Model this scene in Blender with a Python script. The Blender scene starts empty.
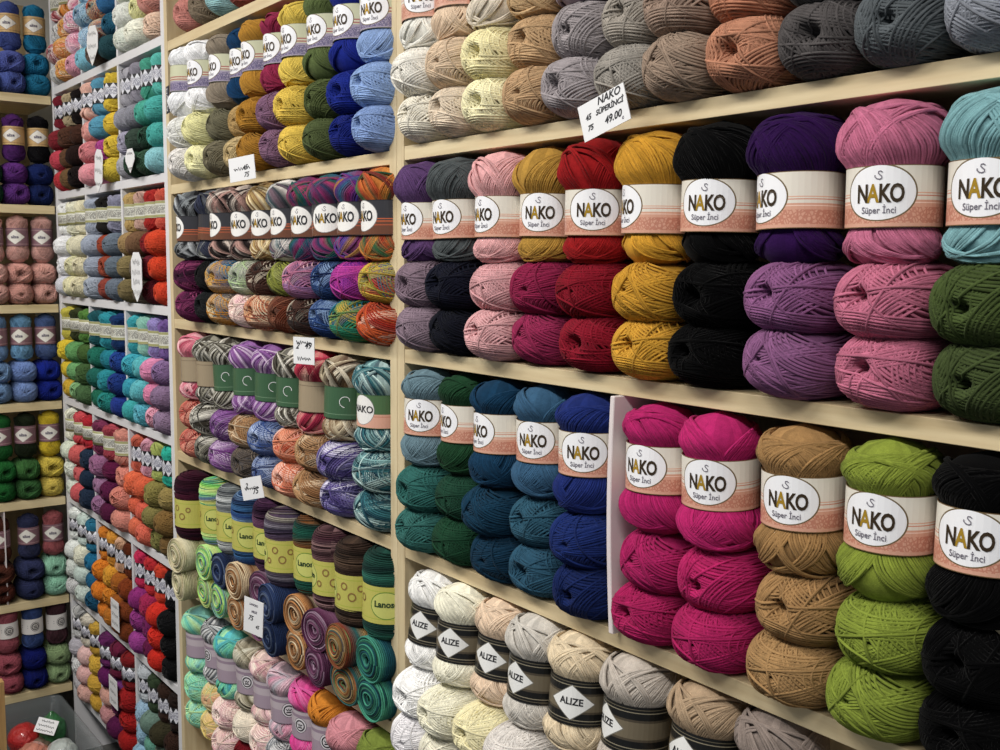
import bpy, math, random
import numpy as np
from mathutils import Matrix, Vector
rnd = random.Random(7)
# ------------------------------------------------------------------ camera, light, exposure
SC = bpy.context.scene
COL = SC.collection
CAM = (0.0, -0.9, 1.62)
RIGHT = (0.60147421, 0.79885925, 0.00725767)
UP = (-0.08815585, 0.05733932, 0.994455)
FWD = (-0.79401343, 0.59877884, -0.10491223)
FPX = 1052.7267
cd = bpy.data.cameras.new('camera'); co = bpy.data.objects.new('camera', cd); COL.objects.link(co)
cd.sensor_width = 36.0; cd.lens = FPX / 1000 * 36.0; cd.clip_start = 0.02; cd.clip_end = 60
co.matrix_world = Matrix(((RIGHT[0], UP[0], -FWD[0], CAM[0]), (RIGHT[1], UP[1], -FWD[1], CAM[1]),
                          (RIGHT[2], UP[2], -FWD[2], CAM[2]), (0, 0, 0, 1)))
SC.camera = co
wd = bpy.data.worlds.new('world'); SC.world = wd; wd.use_nodes = True
wd.node_tree.nodes['Background'].inputs[0].default_value = (0.86, 0.93, 1.0, 1)
wd.node_tree.nodes['Background'].inputs[1].default_value = 0.22
def area(x, y, z, sx, sy, power, col=(1.0, 0.97, 0.92), rx=0.0):
    l = bpy.data.lights.new('ceiling_lamp', 'AREA'); l.shape = 'RECTANGLE'; l.size = sx; l.size_y = sy
    l.energy = power; l.color = col
    o = bpy.data.objects.new('ceiling_lamp', l); o.location = (x, y, z); o.rotation_euler = (rx, 0, 0); COL.objects.link(o)
area(0.35, -1.35, 2.85, 1.2, 0.3, 30)
area(-1.25, -1.35, 2.85, 1.2, 0.3, 30)
area(-2.75, -1.35, 2.85, 1.2, 0.3, 34)
SC.view_settings.view_transform = 'Standard'; SC.view_settings.look = 'None'
SC.view_settings.gamma = 1.0; SC.view_settings.use_curve_mapping = False
SC.view_settings.exposure = 0.27

def inframe(x, y, z, m=0.0):
    p = (x - CAM[0], y - CAM[1], z - CAM[2])
    d = sum(a * b for a, b in zip(p, FWD))
    if d < 0.1: return False
    u = 500 + FPX * sum(a * b for a, b in zip(p, RIGHT)) / d
    v = 375 - FPX * sum(a * b for a, b in zip(p, UP)) / d
    mm = m * FPX / d
    return -mm < u < 1000 + mm and -mm < v < 750 + mm

# ------------------------------------------------------------------ colour + node helpers
def lin(h):
    h = h.lstrip('#'); c = [int(h[i:i + 2], 16) / 255 for i in (0, 2, 4)]
    return tuple(v / 12.92 if v <= 0.04045 else ((v + 0.055) / 1.055) ** 2.4 for v in c) + (1.0,)
def dye(h):
    l = lin(h); y = .2126 * l[0] + .7152 * l[1] + .0722 * l[2]; mx = max(l[:3]); mn = min(l[:3]); sat = (mx - mn) / (mx + 1e-4)
    k = 0.96 - 0.22 * sat; return tuple(k * (v * .93 + y * .07) for v in l[:3]) + (1.0,)
class N:
    """tiny node-tree writer"""
    def __init__(s, name):
        s.m = bpy.data.materials.new(name); s.m.use_nodes = True; s.t = s.m.node_tree
        s.b = s.t.nodes['Principled BSDF']
    def n(s, typ, **k):
        o = s.t.nodes.new(typ)
        for a, b in k.items(): setattr(o, a, b)
        return o
    def put(s, sock, v):
        if isinstance(v, (int, float, tuple, list)): sock.default_value = v
        else: s.t.links.new(v, sock)
    def math(s, op, a, b=0.0, c=None, clamp=False):
        o = s.n('ShaderNodeMath', operation=op, use_clamp=clamp); s.put(o.inputs[0], a); s.put(o.inputs[1], b)
        if c is not None: s.put(o.inputs[2], c)
        return o.outputs[0]
    def mix(s, f, a, b, typ='MIX'):
        o = s.n('ShaderNodeMix', data_type='RGBA', blend_type=typ); s.put(o.inputs[0], f); s.put(o.inputs[6], a); s.put(o.inputs[7], b)
        return o.outputs[2]
    def uv(s):
        u = s.n('ShaderNodeUVMap'); x = s.n('ShaderNodeSeparateXYZ'); s.t.links.new(u.outputs[0], x.inputs[0]); return x.outputs[0], x.outputs[1], u.outputs[0]
    def noise(s, scale, vec=None, detail=2.0, rough=0.5):
        o = s.n('ShaderNodeTexNoise'); o.inputs['Scale'].default_value = scale; o.inputs['Detail'].default_value = detail
        o.inputs['Roughness'].default_value = rough
        if vec is not None: s.t.links.new(vec, o.inputs['Vector'])
        return o.outputs['Fac']
    def bump(s, h, strength=0.3, dist=0.001):
        o = s.n('ShaderNodeBump'); o.inputs['Strength'].default_value = strength; o.inputs['Distance'].default_value = dist
        s.t.links.new(h, o.inputs['Height']); s.t.links.new(o.outputs[0], s.b.inputs['Normal'])

def plain(name, hexc, rough=0.6, metal=0.0, var=0.0, scale=30):
    w = N(name); c = lin(hexc)
    if var:
        g = w.n('ShaderNodeTexCoord').outputs['Object']; f = w.noise(scale, g, 3)
        w.put(w.b.inputs['Base Color'], w.mix(f, tuple(v * (1 - var) for v in c[:3]) + (1,), tuple(min(1, v * (1 + var)) for v in c[:3]) + (1,)))
    else: w.b.inputs['Base Color'].default_value = c
    w.b.inputs['Roughness'].default_value = rough; w.b.inputs['Metallic'].default_value = metal
    return w.m

def wood(name, a, b, axis):
    w = N(name); g = w.n('ShaderNodeTexCoord').outputs['Object']
    mp = w.n('ShaderNodeMapping'); w.t.links.new(g, mp.inputs[0])
    sc = [14.0, 14.0, 14.0]; sc[axis] = 0.9; mp.inputs['Scale'].default_value = sc
    f = w.noise(5.0, mp.outputs[0], 5, 0.6); f2 = w.noise(2.0, mp.outputs[0], 2)
    f = w.math('ADD', w.math('MULTIPLY', f, 0.65), w.math('MULTIPLY', f2, 0.35))
    r = w.n('ShaderNodeValToRGB'); r.color_ramp.elements[0].position = 0.36; r.color_ramp.elements[1].position = 0.64
    r.color_ramp.elements[0].color = lin(a); r.color_ramp.elements[1].color = lin(b)
    w.t.links.new(f, r.inputs[0]); w.t.links.new(r.outputs[0], w.b.inputs['Base Color'])
    w.b.inputs['Roughness'].default_value = 0.5; w.bump(f, 0.08, 0.002)
    return w.m

def yarn_mat(name, stops=None, k=3.0, coarse=False, attr=None):
    """stops None: the colour comes from the object's own colour; else self-striping along the strand"""
    w = N(name); u, v, uv = w.uv(); oi = w.n('ShaderNodeObjectInfo')
    if attr:
        an = w.n('ShaderNodeAttribute'); an.attribute_name = attr; base = an.outputs['Color']
    elif stops is None: base = oi.outputs['Color']
    else:
        x = w.math('FRACT', w.math('ADD', w.math('MULTIPLY', u, k), w.math('MULTIPLY', oi.outputs['Random'], 7.0)))
        r = w.n('ShaderNodeValToRGB'); r.color_ramp.interpolation = 'LINEAR'; n = len(stops)
        while len(r.color_ramp.elements) < n + 1: r.color_ramp.elements.new(0.5)
        for i in range(n + 1):
            r.color_ramp.elements[i].position = i / n; r.color_ramp.elements[i].color = dye(stops[i % n])
        w.t.links.new(x, r.inputs[0]); base = r.outputs[0]
    g = w.n('ShaderNodeTexCoord').outputs['Object']
    f = w.noise(160, g, 2); f3 = w.noise(900, g, 1)
    m = w.math('MULTIPLY_ADD', f, 0.5, 0.76); m = w.math('MULTIPLY', m, w.math('MULTIPLY_ADD', f3, 0.5, 0.75))
    wn = w.n('ShaderNodeTexWhiteNoise', noise_dimensions='1D'); w.t.links.new(w.math('FLOOR', w.math('MULTIPLY', u, 115.0)), wn.inputs['W'])
    m = w.math('MULTIPLY', m, w.math('MULTIPLY_ADD', wn.outputs['Value'], 0.34, 0.83))
    cc = w.n('ShaderNodeCombineXYZ'); [w.t.links.new(m, cc.inputs[i]) for i in range(3)]
    col = w.mix(1.0, base, cc.outputs[0], 'MULTIPLY')
    w.t.links.new(col, w.b.inputs['Base Color'])
    w.b.inputs['Roughness'].default_value = 0.92
    w.b.inputs['Specular IOR Level'].default_value = 0.06
    w.b.inputs['Sheen Weight'].default_value = 0.03; w.b.inputs['Sheen Roughness'].default_value = 0.5
    if not coarse:
        tw = w.math('SINE', w.math('ADD', w.math('MULTIPLY', u, 9000.0), w.math('MULTIPLY', v, 6.2832 * 2)))
        w.bump(w.math('ADD', tw, w.math('MULTIPLY', f3, 2.0)), 0.45, 0.0004)
    return w.m

def label_mat(name, base, low=None, v1=0.0, lines=(), shape=None, pat=None, edge=None, rough=0.35, tris=False):
    """printed paper band: u = arc length, v = height (metres, v=0 in the middle)"""
    w = N(name); u, v, uv = w.uv(); col = lin(base)
    def m_lt(a, b): return w.math('LESS_THAN', a, b)
    if low:
        col = w.mix(m_lt(v, v1), col, lin(low))
    if pat:  # scroll ornament in the lower stripe
        pc, lo, hi, sc = pat
        nz = w.n('ShaderNodeTexVoronoi', feature='DISTANCE_TO_EDGE'); nz.inputs['Scale'].default_value = sc; w.t.links.new(uv, nz.inputs['Vector'])
        k = w.math('MULTIPLY', m_lt(nz.outputs['Distance'], 0.14), w.math('MULTIPLY', m_lt(v, hi), w.math('GREATER_THAN', v, lo)))
        col = w.mix(k, col, lin(pc))
    for (vc, hw, c) in lines:
        col = w.mix(m_lt(w.math('ABSOLUTE', w.math('SUBTRACT', v, vc)), hw), col, lin(c))
    if tris:
        x = w.math('PINGPONG', u, 0.012)
        k = m_lt(w.math('ADD', w.math('ABSOLUTE', v), w.math('MULTIPLY', x, 1.2)), 0.0)
        hv = w.math('SUBTRACT', w.math('ABSOLUTE', v), 0.0075)
        k = w.math('GREATER_THAN', hv, w.math('MULTIPLY', x, 1.1)); col = w.mix(k, col, lin('#16161c'))
    if edge:
        ec, ev = edge; col = w.mix(w.math('GREATER_THAN', w.math('ABSOLUTE', v), ev), col, lin(ec))
    if shape:
        kind, a, b, vc, fill, ring, rw = shape
        du = w.math('DIVIDE', w.math('ABSOLUTE', u), a); dv = w.math('DIVIDE', w.math('ABSOLUTE', w.math('SUBTRACT', v, vc)), b)
        if kind == 'oval': d = w.math('SQRT', w.math('ADD', w.math('POWER', du, 2.0), w.math('POWER', dv, 2.0)))
        else: d = w.math('ADD', du, dv)
        col = w.mix(m_lt(d, 1.0 + rw), col, lin(ring)); col = w.mix(m_lt(d, 1.0), col, lin(fill))
    w.t.links.new(col, w.b.inputs['Base Color']); w.b.inputs['Roughness'].default_value = rough
    w.b.inputs['Specular IOR Level'].default_value = 0.45
    return w.m

M = {}
M['yarn'] = yarn_mat('wool_yarn')
M['yarn_many'] = yarn_mat('wool_yarn_many_dyes', None, coarse=True, attr='dye')
M['shelf'] = wood('pale_birch_shelf', '#C4AE86', '#DBCAA4', 0)
M['post'] = wood('pale_birch_panel', '#C2AD87', '#DACAA6', 2)
M['shelf_y'] = wood('pale_birch_shelf_side', '#C4B083', '#DCCBA2', 1)
M['white'] = plain('white_melamine', '#DAD9DC', 0.45, 0, 0.05, 8)
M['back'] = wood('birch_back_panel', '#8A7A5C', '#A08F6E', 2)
M['foam'] = plain('white_foam_board', '#D9CFCF', 0.8, 0, 0.05, 20)
M['card'] = plain('white_price_card', '#E6E6E8', 0.5)
M['ink'] = plain('black_ink', '#15151C', 0.5)
M['inkgrey'] = plain('grey_ink', '#6B6672', 0.5)
M['foil_unlit'] = plain('foil_ink_unlit', '#3A2C1A', 0.3, 0.2)  # foil lettering turned from the light, that dark tone put into the colour
M['gold'] = plain('foil_ink_glint', '#C9A035', 0.25, 0.55)  # the same foil catching the light, its glint put into the colour
M['darkgreen'] = plain('dark_green_ink', '#1E3A1E', 0.5)
M['floral'] = plain('mauve_flower_ink', '#8A6A3A', 0.6)

def mesh_obj(name, v, f, mats, parent=None, uvs=None, midx=None, smooth=True):
    me = mesh_data(name, v, f, mats, uvs, midx, smooth); o = bpy.data.objects.new(name, me); COL.objects.link(o)
    if parent: o.parent = parent
    return o
def mesh_data(name, v, f, mats, uvs=None, midx=None, smooth=True):
    v = np.asarray(v, dtype=np.float32); me = bpy.data.meshes.new(name)
    if isinstance(f, np.ndarray) and f.ndim == 2:
        nf, k = f.shape; me.vertices.add(len(v)); me.vertices.foreach_set('co', v.ravel())
        me.loops.add(nf * k); me.loops.foreach_set('vertex_index', f.astype(np.int32).ravel())
        me.polygons.add(nf); me.polygons.foreach_set('loop_start', np.arange(nf, dtype=np.int32) * k)
        me.update(calc_edges=True)
    else: me.from_pydata(v.tolist(), [], [tuple(int(i) for i in x) for x in f])
    if smooth: me.polygons.foreach_set('use_smooth', np.ones(len(me.polygons), dtype=bool))
    if uvs is not None:
        l = me.uv_layers.new(name='UVMap'); l.data.foreach_set('uv', np.asarray(uvs, dtype=np.float32).ravel())
    if midx is not None: me.polygons.foreach_set('material_index', np.asarray(midx, dtype=np.int32))
    for m in mats: me.materials.append(m)
    me.validate(); me.update()
    return me

class B:
    """collect boxes into one mesh"""
    def __init__(s): s.v = []; s.f = []; s.mi = []
    def box(s, x0, x1, y0, y1, z0, z1, mi=0, bev=0.0):
        n = len(s.v); b = bev
        if b <= 0:
            s.v += [(x, y, z) for x in (x0, x1) for y in (y0, y1) for z in (z0, z1)]
            q = [(0, 1, 3, 2), (4, 6, 7, 5), (0, 4, 5, 1), (2, 3, 7, 6), (0, 2, 6, 4), (1, 5, 7, 3)]
            s.f += [tuple(n + i for i in k) for k in q]; s.mi += [mi] * 6
        return s
    def build(s, name, mats, parent=None, bev=0.0008):
        o = mesh_obj(name, s.v, s.f, mats, parent, midx=s.mi, smooth=False)
        if bev:
            md = o.modifiers.new('bevel', 'BEVEL'); md.width = bev; md.segments = 2; md.limit_method = 'ANGLE'
        return o
def empty(name, loc=(0, 0, 0), rot=(0, 0, 0)):
    o = bpy.data.objects.new(name, None); o.empty_display_size = 0.03; o.location = loc; o.rotation_euler = rot; COL.objects.link(o); return o
LABELS = {}
def tag(o, label, cat, group=None, kind=None):
    if kind: o['kind'] = kind; return o
    base = label; k = 2
    if label in LABELS: print('DUPLABEL', label)
    LABELS[label] = 1
    o['label'] = label; o['category'] = cat
    if group: o['group'] = group
    return o
# ------------------------------------------------------------------ room
def struct(name, b, mats):
    o = b.build(name, mats, bev=0); o['kind'] = 'structure'; return o
struct('floor', B().box(-4.3, 2.5, -3.4, 0.5, -0.1, 0.0), [plain('dark_floor_vinyl', '#4B4B49', 0.5, 0, 0.15, 6)])
struct('wall_back', B().box(-4.3, 2.5, 0.40, 0.5, 0.0, 3.05), [plain('wall_paint', '#C9C6BE', 0.9)])
struct('wall_left', B().box(-4.3, -4.2, -3.4, 0.40, 0.0, 3.05), [plain('wall_paint_left', '#C9C6BE', 0.9)])
struct('ceiling', B().box(-4.3, 2.5, -3.4, 0.5, 3.05, 3.15), [plain('ceiling_paint', '#D8D8D6', 0.9)])

# ------------------------------------------------------------------ shelving
TH = 0.022
BOT = {'A': [1.62 + v for v in (0.490, 0.1628, -0.1608, -0.4846, -0.8080, -1.131, -1.454)],
       'B': [1.62 + v for v in (0.4918, 0.1592, -0.1598, -0.4816, -0.8070, -1.131, -1.454)],
       'C': [1.62 + v for v in (0.5125, 0.1907, -0.1321, -0.4540, -0.7743, -1.095, -1.42)],
       'L': [1.62 + v for v in (0.4843, 0.1460, -0.1643, -0.4740, -0.7877, -1.116, -1.4157)]}
def shelf_unit(label, key, x0, x1, pl, pr, mshelf, mpost, topz=2.46):
    t = empty('shelving_unit', ((x0 + x1) / 2, 0, 0)); cx = (x0 + x1) / 2
    B().box(x0 - cx, x0 + pl - cx, 0, 0.32, 0, topz).build('side_panel', [mpost], t)
    B().box(x1 - pr - cx, x1 - cx, 0, 0.32, 0, topz).build('side_panel', [mpost], t)
    B().box(x0 + pl - cx, x1 - pr - cx, 0.30, 0.31, 0.02, topz).build('back_panel', [M['back'] if key != 'C' else M['white']], t)
    for zb in BOT[key]:
        B().box(x0 + pl - cx + .0004, x1 - pr - cx - .0004, 0.0008, 0.2995, zb, zb + TH).build('shelf_board', [mshelf], t)
    tag(t, label, 'shelf'); return t
uA = shelf_unit('near pale wood shelving unit filling the right of the wall', 'A', -1.4735, -0.440, 0.0215, 0.022, M['shelf'], M['post'])
uB = shelf_unit('middle pale wood shelving unit left of the double wooden post', 'B', -2.5205, -1.4745, 0.0195, 0.0215, M['shelf'], M['post'])
uC = shelf_unit('far white shelving unit divided into small cells by upright panels', 'C', -3.528, -2.5215, 0.024, 0.022, M['white'], M['white'])
for zi in range(6):
    for px in (-3.207, -2.877):
        b = BOT['C']; z0 = b[zi + 1] + TH; z1 = b[zi]
        B().box(px - 0.006 + 3.02475, px + 0.006 + 3.02475, 0.001, 0.299, z0 + .0004, z1 - .0004).build('cell_divider', [M['white']], uC)
for px in (-3.207, -2.877):
    B().box(px - 0.006 + 3.02475, px + 0.006 + 3.02475, 0.001, 0.299, BOT['C'][0] + TH + .0004, 2.46).build('cell_divider', [M['white']], uC)
# end unit on the left wall, at right angles, its front facing +x at x=-3.53
t = empty('shelving_unit', (-3.70, -0.5, 0))
B().box(-0.13, 0.1665, -0.4975, -0.4755, 0, 2.46).build('side_panel', [M['post']], t)
B().box(-0.14, -0.1305, -0.4975, 0.4990, 0.02, 2.46).build('back_panel', [M['back']], t)
for zb in BOT['L']:
    B().box(-0.1300, 0.1660, -0.4750, 0.4985, zb, zb + 0.026).build('shelf_board', [M['shelf_y']], t)
tag(t, 'pale wood shelving unit across the far end at the left edge', 'shelf')
# loose foam partition on the third shelf of the near unit
zt = BOT['A'][2]; zb_ = BOT['A'][3] + TH
v = []; n = 10
for j in range(n + 1):
    s = j / n; z = zb_ + .0005 + (zt - zb_ - .001) * s; bow = 0.006 * math.sin(s * 3.0) + 0.004 * s
    for (x, y) in ((-0.004, 0.0), (0.004, 0.0), (0.004, 0.27), (-0.004, 0.27)): v.append((x - bow * (1 - y / .27) + 0.004, y, z - zb_))
f = [(a * 4 + i, a * 4 + (i + 1) % 4, a * 4 + 4 + (i + 1) % 4, a * 4 + 4 + i) for a in range(n) for i in range(4)] + [(3, 2, 1, 0), (n * 4, n * 4 + 1, n * 4 + 2, n * 4 + 3)]
o = mesh_obj('partition_board', v, f, [M['foam']], smooth=False); o.location = (-0.9440, -0.014, zb_)
md = o.modifiers.new('bevel', 'BEVEL'); md.width = 0.001; md.limit_method = 'ANGLE'
tag(o, 'slightly bowed white foam partition between the navy and magenta skeins', 'partition')

# ------------------------------------------------------------------ skein prototypes
LH = 0.057       # paper band height
def circ(nv, d, P):
    nv = nv / np.linalg.norm(nv, axis=1, keepdims=True)
    ref = np.where(np.abs(nv[:, 2:3]) < 0.9, np.array([[0, 0, 1.0]]), np.array([[0, 1.0, 0]]))
    u = np.cross(nv, ref); u /= np.linalg.norm(u, axis=1, keepdims=True); w = np.cross(nv, u)
    t = np.linspace(0, 2 * np.pi, P, endpoint=False)[None, :, None]
    r = np.sqrt(np.maximum(0, 1 - d ** 2))[:, None, None]
    return d[:, None, None] * nv[:, None, :] + r * (np.cos(t) * u[:, None, :] + np.sin(t) * w[:, None, :])
def tubes(p, nrm, rad, S, u0=None):
    n, P, _ = p.shape
    t = np.roll(p, -1, 1) - np.roll(p, 1, 1); t /= np.linalg.norm(t, axis=2, keepdims=True) + 1e-12
    b = np.cross(t, nrm); b /= np.linalg.norm(b, axis=2, keepdims=True) + 1e-12; nn = np.cross(b, t)
    a = np.linspace(0, 2 * np.pi, S, endpoint=False)
    ring = p[:, :, None, :] + rad * (np.cos(a)[None, None, :, None] * nn[:, :, None, :] + np.sin(a)[None, None, :, None] * b[:, :, None, :])
    vs = ring.reshape(-1, 3)
    i, j, k = np.meshgrid(np.arange(n), np.arange(P), np.arange(S), indexing='ij'); i = i.ravel(); j = j.ravel(); k = k.ravel()
    j1 = (j + 1) % P; k1 = (k + 1) % S
    ix = lambda jj, kk: (i * P + jj) * S + kk
    fs = np.stack([ix(j, k), ix(j1, k), ix(j1, k1), ix(j, k1)], 1)
    uu = lambda jj: (i + jj / P) / n
    uv = np.stack([np.stack([uu(j), k / S], 1), np.stack([uu(j + 1), k / S], 1), np.stack([uu(j + 1), (k + 1) / S], 1), np.stack([uu(j), (k + 1) / S], 1)], 1)
    return vs, fs, uv
def core(fn, nu=24, nv_=14, uvu=0.5):
    vs = []; 
    for j in range(nv_ + 1):
        la = -np.pi / 2 + np.pi * j / nv_
        for i in range(nu): lo = 2 * np.pi * i / nu; vs.append((np.cos(la) * np.cos(lo), np.cos(la) * np.sin(lo), np.sin(la)))
    vs = fn(np.array(vs)[None])[0]
    fs = np.array([(j * nu + i, j * nu + (i + 1) % nu, (j + 1) * nu + (i + 1) % nu, (j + 1) * nu + i) for j in range(nv_) for i in range(nu)])
    uv = np.array([[(uvu + .25 * i / nu, 0)] * 4 for j in range(nv_) for i in range(nu)])
    return vs, fs, uv
def merge(parts):
    V = []; F = []; U = []; n = 0
    for v, f, u in parts: V.append(v); F.append(f + n); U.append(u); n += len(v)
    return np.concatenate(V), np.concatenate(F), np.concatenate(U).reshape(-1, 2)

def make_upright(seed, H=0.165, R=0.0535, hl=0.0785, lh=LH, pinch=0.0155, sw=0.0033, P=56, S=5, dens=1.0, cake=False):
    r = np.random.RandomState(seed)
    R1 = R * (1 + 0.012 * r.randn()); R2 = R * (0.985 + 0.012 * r.randn())
    def prof(h):
        s = np.clip(2 * h / H - 1, -1, 1)
        e = np.clip(1 - np.abs(s) ** (7.0 if cake else 3.4), 0, 1) ** (0.5)
        Rr = np.where(h > hl, R1, R2)
        pz = 1 - (pinch / R) * 1.0 / (1 + (np.abs(h - hl) / (lh * 0.62)) ** 8)
        return Rr * e * pz
    def fn(q, lift=0.0):
        z = np.clip(q[..., 2], -1, 1); s = 0.55 * np.arcsin(z) * 2 / np.pi + 0.45 * z; h = H / 2 * (1 + s)
        a = np.arctan2(q[..., 1], q[..., 0]); pr = prof(h)
        msk = 1 - 1.0 / (1 + (np.abs(h - hl) / (lh * 0.62)) ** 8); wob = 1 + msk * 0.03 * np.sin(2 * a + seed) * np.sin(h * 50 + seed)
        rr = pr * wob + lift * (pr > 0.5 * R) * (0.25 + 0.75 * msk)
        hh = h + lift * s
        return np.stack([rr * np.cos(a), rr * np.sin(a), hh], -1)
    if cake:
        nl = int(dens * H / (sw * 0.98)); hh = np.linspace(0.006, H - 0.006, nl)
        t = np.linspace(0, 2 * np.pi, P, endpoint=False)[None, :]
        tilt = np.repeat(r.randn(nl // 4 + 1) * 0.004, 4)[:nl][:, None]; ph = np.repeat(r.rand(nl // 4 + 1) * 6.28, 4)[:nl][:, None]
        z = np.clip(hh[:, None] + tilt * np.sin(t + ph), 0.002, H - 0.002)
        rr = prof(z) - sw * .3 + np.repeat(np.abs(r.randn(nl // 3 + 1)) * 0.0008, 3)[:nl][:, None]
        p = np.stack([rr * np.cos(t), rr * np.sin(t), z], -1); nr = p * np.array([1, 1, 0.0]); nr /= np.linalg.norm(nr, axis=2, keepdims=True) + 1e-9
        parts = [tubes(p, nr, sw / 2, S)]
    else:
        nvs = []; ds = []; lf = []
        nl = int(dens * np.pi * R / sw); i = 0; az = r.rand() * 6.28; tilt = 0.42 * (1 if r.rand() > .5 else -1)
        for layer in range(2):
            i = 0
            while i < nl:
                m = r.randint(7, 16) if layer == 0 else r.randint(3, 9)
                tl = tilt * (1 if layer == 0 else r.choice([-1, 1])) * (0.75 + 0.5 * r.rand()); off = (r.rand() - .5) * 0.1
                lift = (0.0 if layer == 0 else 0.0012) + 0.0009 * r.rand()
                a0 = az if layer == 0 else r.rand() * 6.28
                for k in range(m):
                    a = a0 + k * sw / R; nvs.append((np.cos(a) * np.cos(tl), np.sin(a) * np.cos(tl), np.sin(tl))); ds.append(off + r.randn() * .006); lf.append(lift + r.rand() * .0008)
                az = a0 + m * sw / R if layer == 0 else az; i += m if layer == 0 else int(m * 1.9)
        nvs = np.array(nvs); ds = np.array(ds); lf = np.array(lf)
        q = circ(nvs, ds, P)
        p = fn(q, lf[:, None]); nr = p - np.array([0, 0, H / 2]); nr = nr * np.array([1 / R, 1 / R, 0.5 / H]); nr /= np.linalg.norm(nr, axis=2, keepdims=True) + 1e-9
        parts = [tubes(p, nr, sw / 2, S)]
    parts.append(core(lambda q: fn(q) * np.array([0.975, 0.975, 1])))
    return merge(parts)

def make_endon(seed, W=0.104, Hh=0.076, D=0.15, sw=0.0033, P=48, S=5, dens=1.0, hole=0.13, cake=False):
    """skein lying with its axis along y (front at -D/2), bottom at z=0"""
    r = np.random.RandomState(seed)
    k = 2.5; cx = (r.rand() - .5) * 0.35; cz = (r.rand() - .5) * 0.3
    def fn(q, lift=0.0):
        s = (np.abs(q) ** k).sum(-1, keepdims=True) ** (-1 / k); p = q * s
        L = lift[..., None] if isinstance(lift, np.ndarray) else lift
        out = p * (np.array([W / 2 - .002, D / 2 - .002, Hh / 2 - .002]) + L)
        return out
    def dent(p):
        dx = (p[..., 0] / (W / 2) - cx); dz = (p[..., 2] / (Hh / 2) - cz); g = np.exp(-(dx ** 2 + dz ** 2) / (hole * 1.1) ** 2 / 1.6)
        p = p.copy(); p[..., 1] += np.where(p[..., 1] < 0, g * 0.03, 0); return p
    if cake:
        nr_ = int(dens * (W / 2) / sw); t = np.linspace(0, 2 * np.pi, P, endpoint=False)[None, :]
        rad = np.linspace(0.16, 0.97, nr_)[:, None] + 0.02 * np.sin(3 * t + seed) + 0.015 * np.sin(2 * t + seed * 2)
        y = -D / 2 + 0.012 * rad ** 4 + 0.010 * np.exp(-(rad / 0.2) ** 2) + np.abs(r.randn(nr_, 1)) * 0.0012
        ex = 0.5 + 0.5 * (1 - rad)
        p1 = np.stack([rad * W / 2 * np.cos(t) + cx * .2 * W * (1 - rad), y + 0 * t, rad * Hh / 2 * np.sin(t) + cz * .2 * W * (1 - rad)], -1)
        n1 = np.tile(np.array([0, -1.0, 0]), p1.shape[:2] + (1,))
        ns = int(dens * 0.5 * D / sw); yy = np.linspace(-D / 2 + 0.006, 0.0, ns)[:, None]
        p2 = np.stack([(W / 2 - .001) * np.cos(t) + 0 * yy, yy + 0.002 * np.sin(t + seed + yy * 100), (Hh / 2 - .001) * np.sin(t) + 0 * yy], -1)
        n2 = p2 * np.array([1, 0, 1.0]); n2 /= np.linalg.norm(n2, axis=2, keepdims=True)
        a = tubes(p1, n1, sw / 2, S); b = tubes(p2, n2, sw / 2, S)
        a[2][..., 0] *= 0.8; b[2][..., 0] = 0.8 + 0.2 * b[2][..., 0]
        parts = [a, b]
    else:
        nvs = []; ds = []; lf = []; nb = int(30 * dens * (0.0033 / sw) ** .5); lay = 0.0
        for bnd in range(nb):
            m = r.randint(4, 9); a0 = r.rand() * 2 * np.pi; d0 = hole + r.rand() ** 1.3 * (0.75 - hole); tl = (r.rand() - .5) * 0.5
            lay = 0.0032 * bnd / nb
            for j in range(m):
                d = d0 + j * sw / (W / 2) * 1.0
                if d > 0.93: break
                a = a0 + r.randn() * .015
                dd = d + cx * np.cos(a) * .9 + cz * np.sin(a) * .9
                nvs.append((np.cos(a) * np.cos(tl), np.sin(tl), np.sin(a) * np.cos(tl))); ds.append(np.clip(dd, -.95, .95)); lf.append(lay + r.rand() * .0006)
        for k_ in range(int(5 * dens)):   # single stray strands over the bundles
            a = r.rand() * 6.28; tl = (r.rand() - .5) * 0.9; nvs.append((np.cos(a) * np.cos(tl), np.sin(tl), np.sin(a) * np.cos(tl))); ds.append((r.rand() - .2) * .7); lf.append(0.0034 + .001 * r.rand())
        q = circ(np.array(nvs), np.array(ds), P)
        p = fn(q, np.array(lf)[:, None] * np.ones((1, P))); p = dent(p)
        nr = p / np.array([W / 2, D / 2, Hh / 2]); nr /= np.linalg.norm(nr, axis=2, keepdims=True) + 1e-9
        parts = [tubes(p, nr, sw / 2, S)]
    parts.append(core(lambda q: dent(fn(q) * 0.975), 28, 18))
    V, F, U = merge(parts); V = V + np.array([0, 0, Hh / 2]); return V, F, U

PR = {}
def reg(key, data): PR[key] = mesh_data(key.split('/')[0], data[0], data[1], [M['yarn']], data[2])
HL = [0.070, 0.078, 0.087]
for i in range(6): reg('yarn_winding/U%d' % i, make_upright(11 + i, hl=HL[i % 3]))
for i in range(8): reg('yarn_winding/E%d' % i, make_endon(31 + i, hole=[.13, .05, .18, .04, .10, .15, .03, .12][i]))
for i in range(3): reg('yarn_winding/K%d' % i, make_upright(51 + i, H=0.165, R=0.048, hl=0.072, pinch=0.003, cake=True))
for i in range(4): reg('yarn_winding/S%d' % i, make_endon(61 + i, W=0.098, Hh=0.078, cake=True, P=40))
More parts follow.
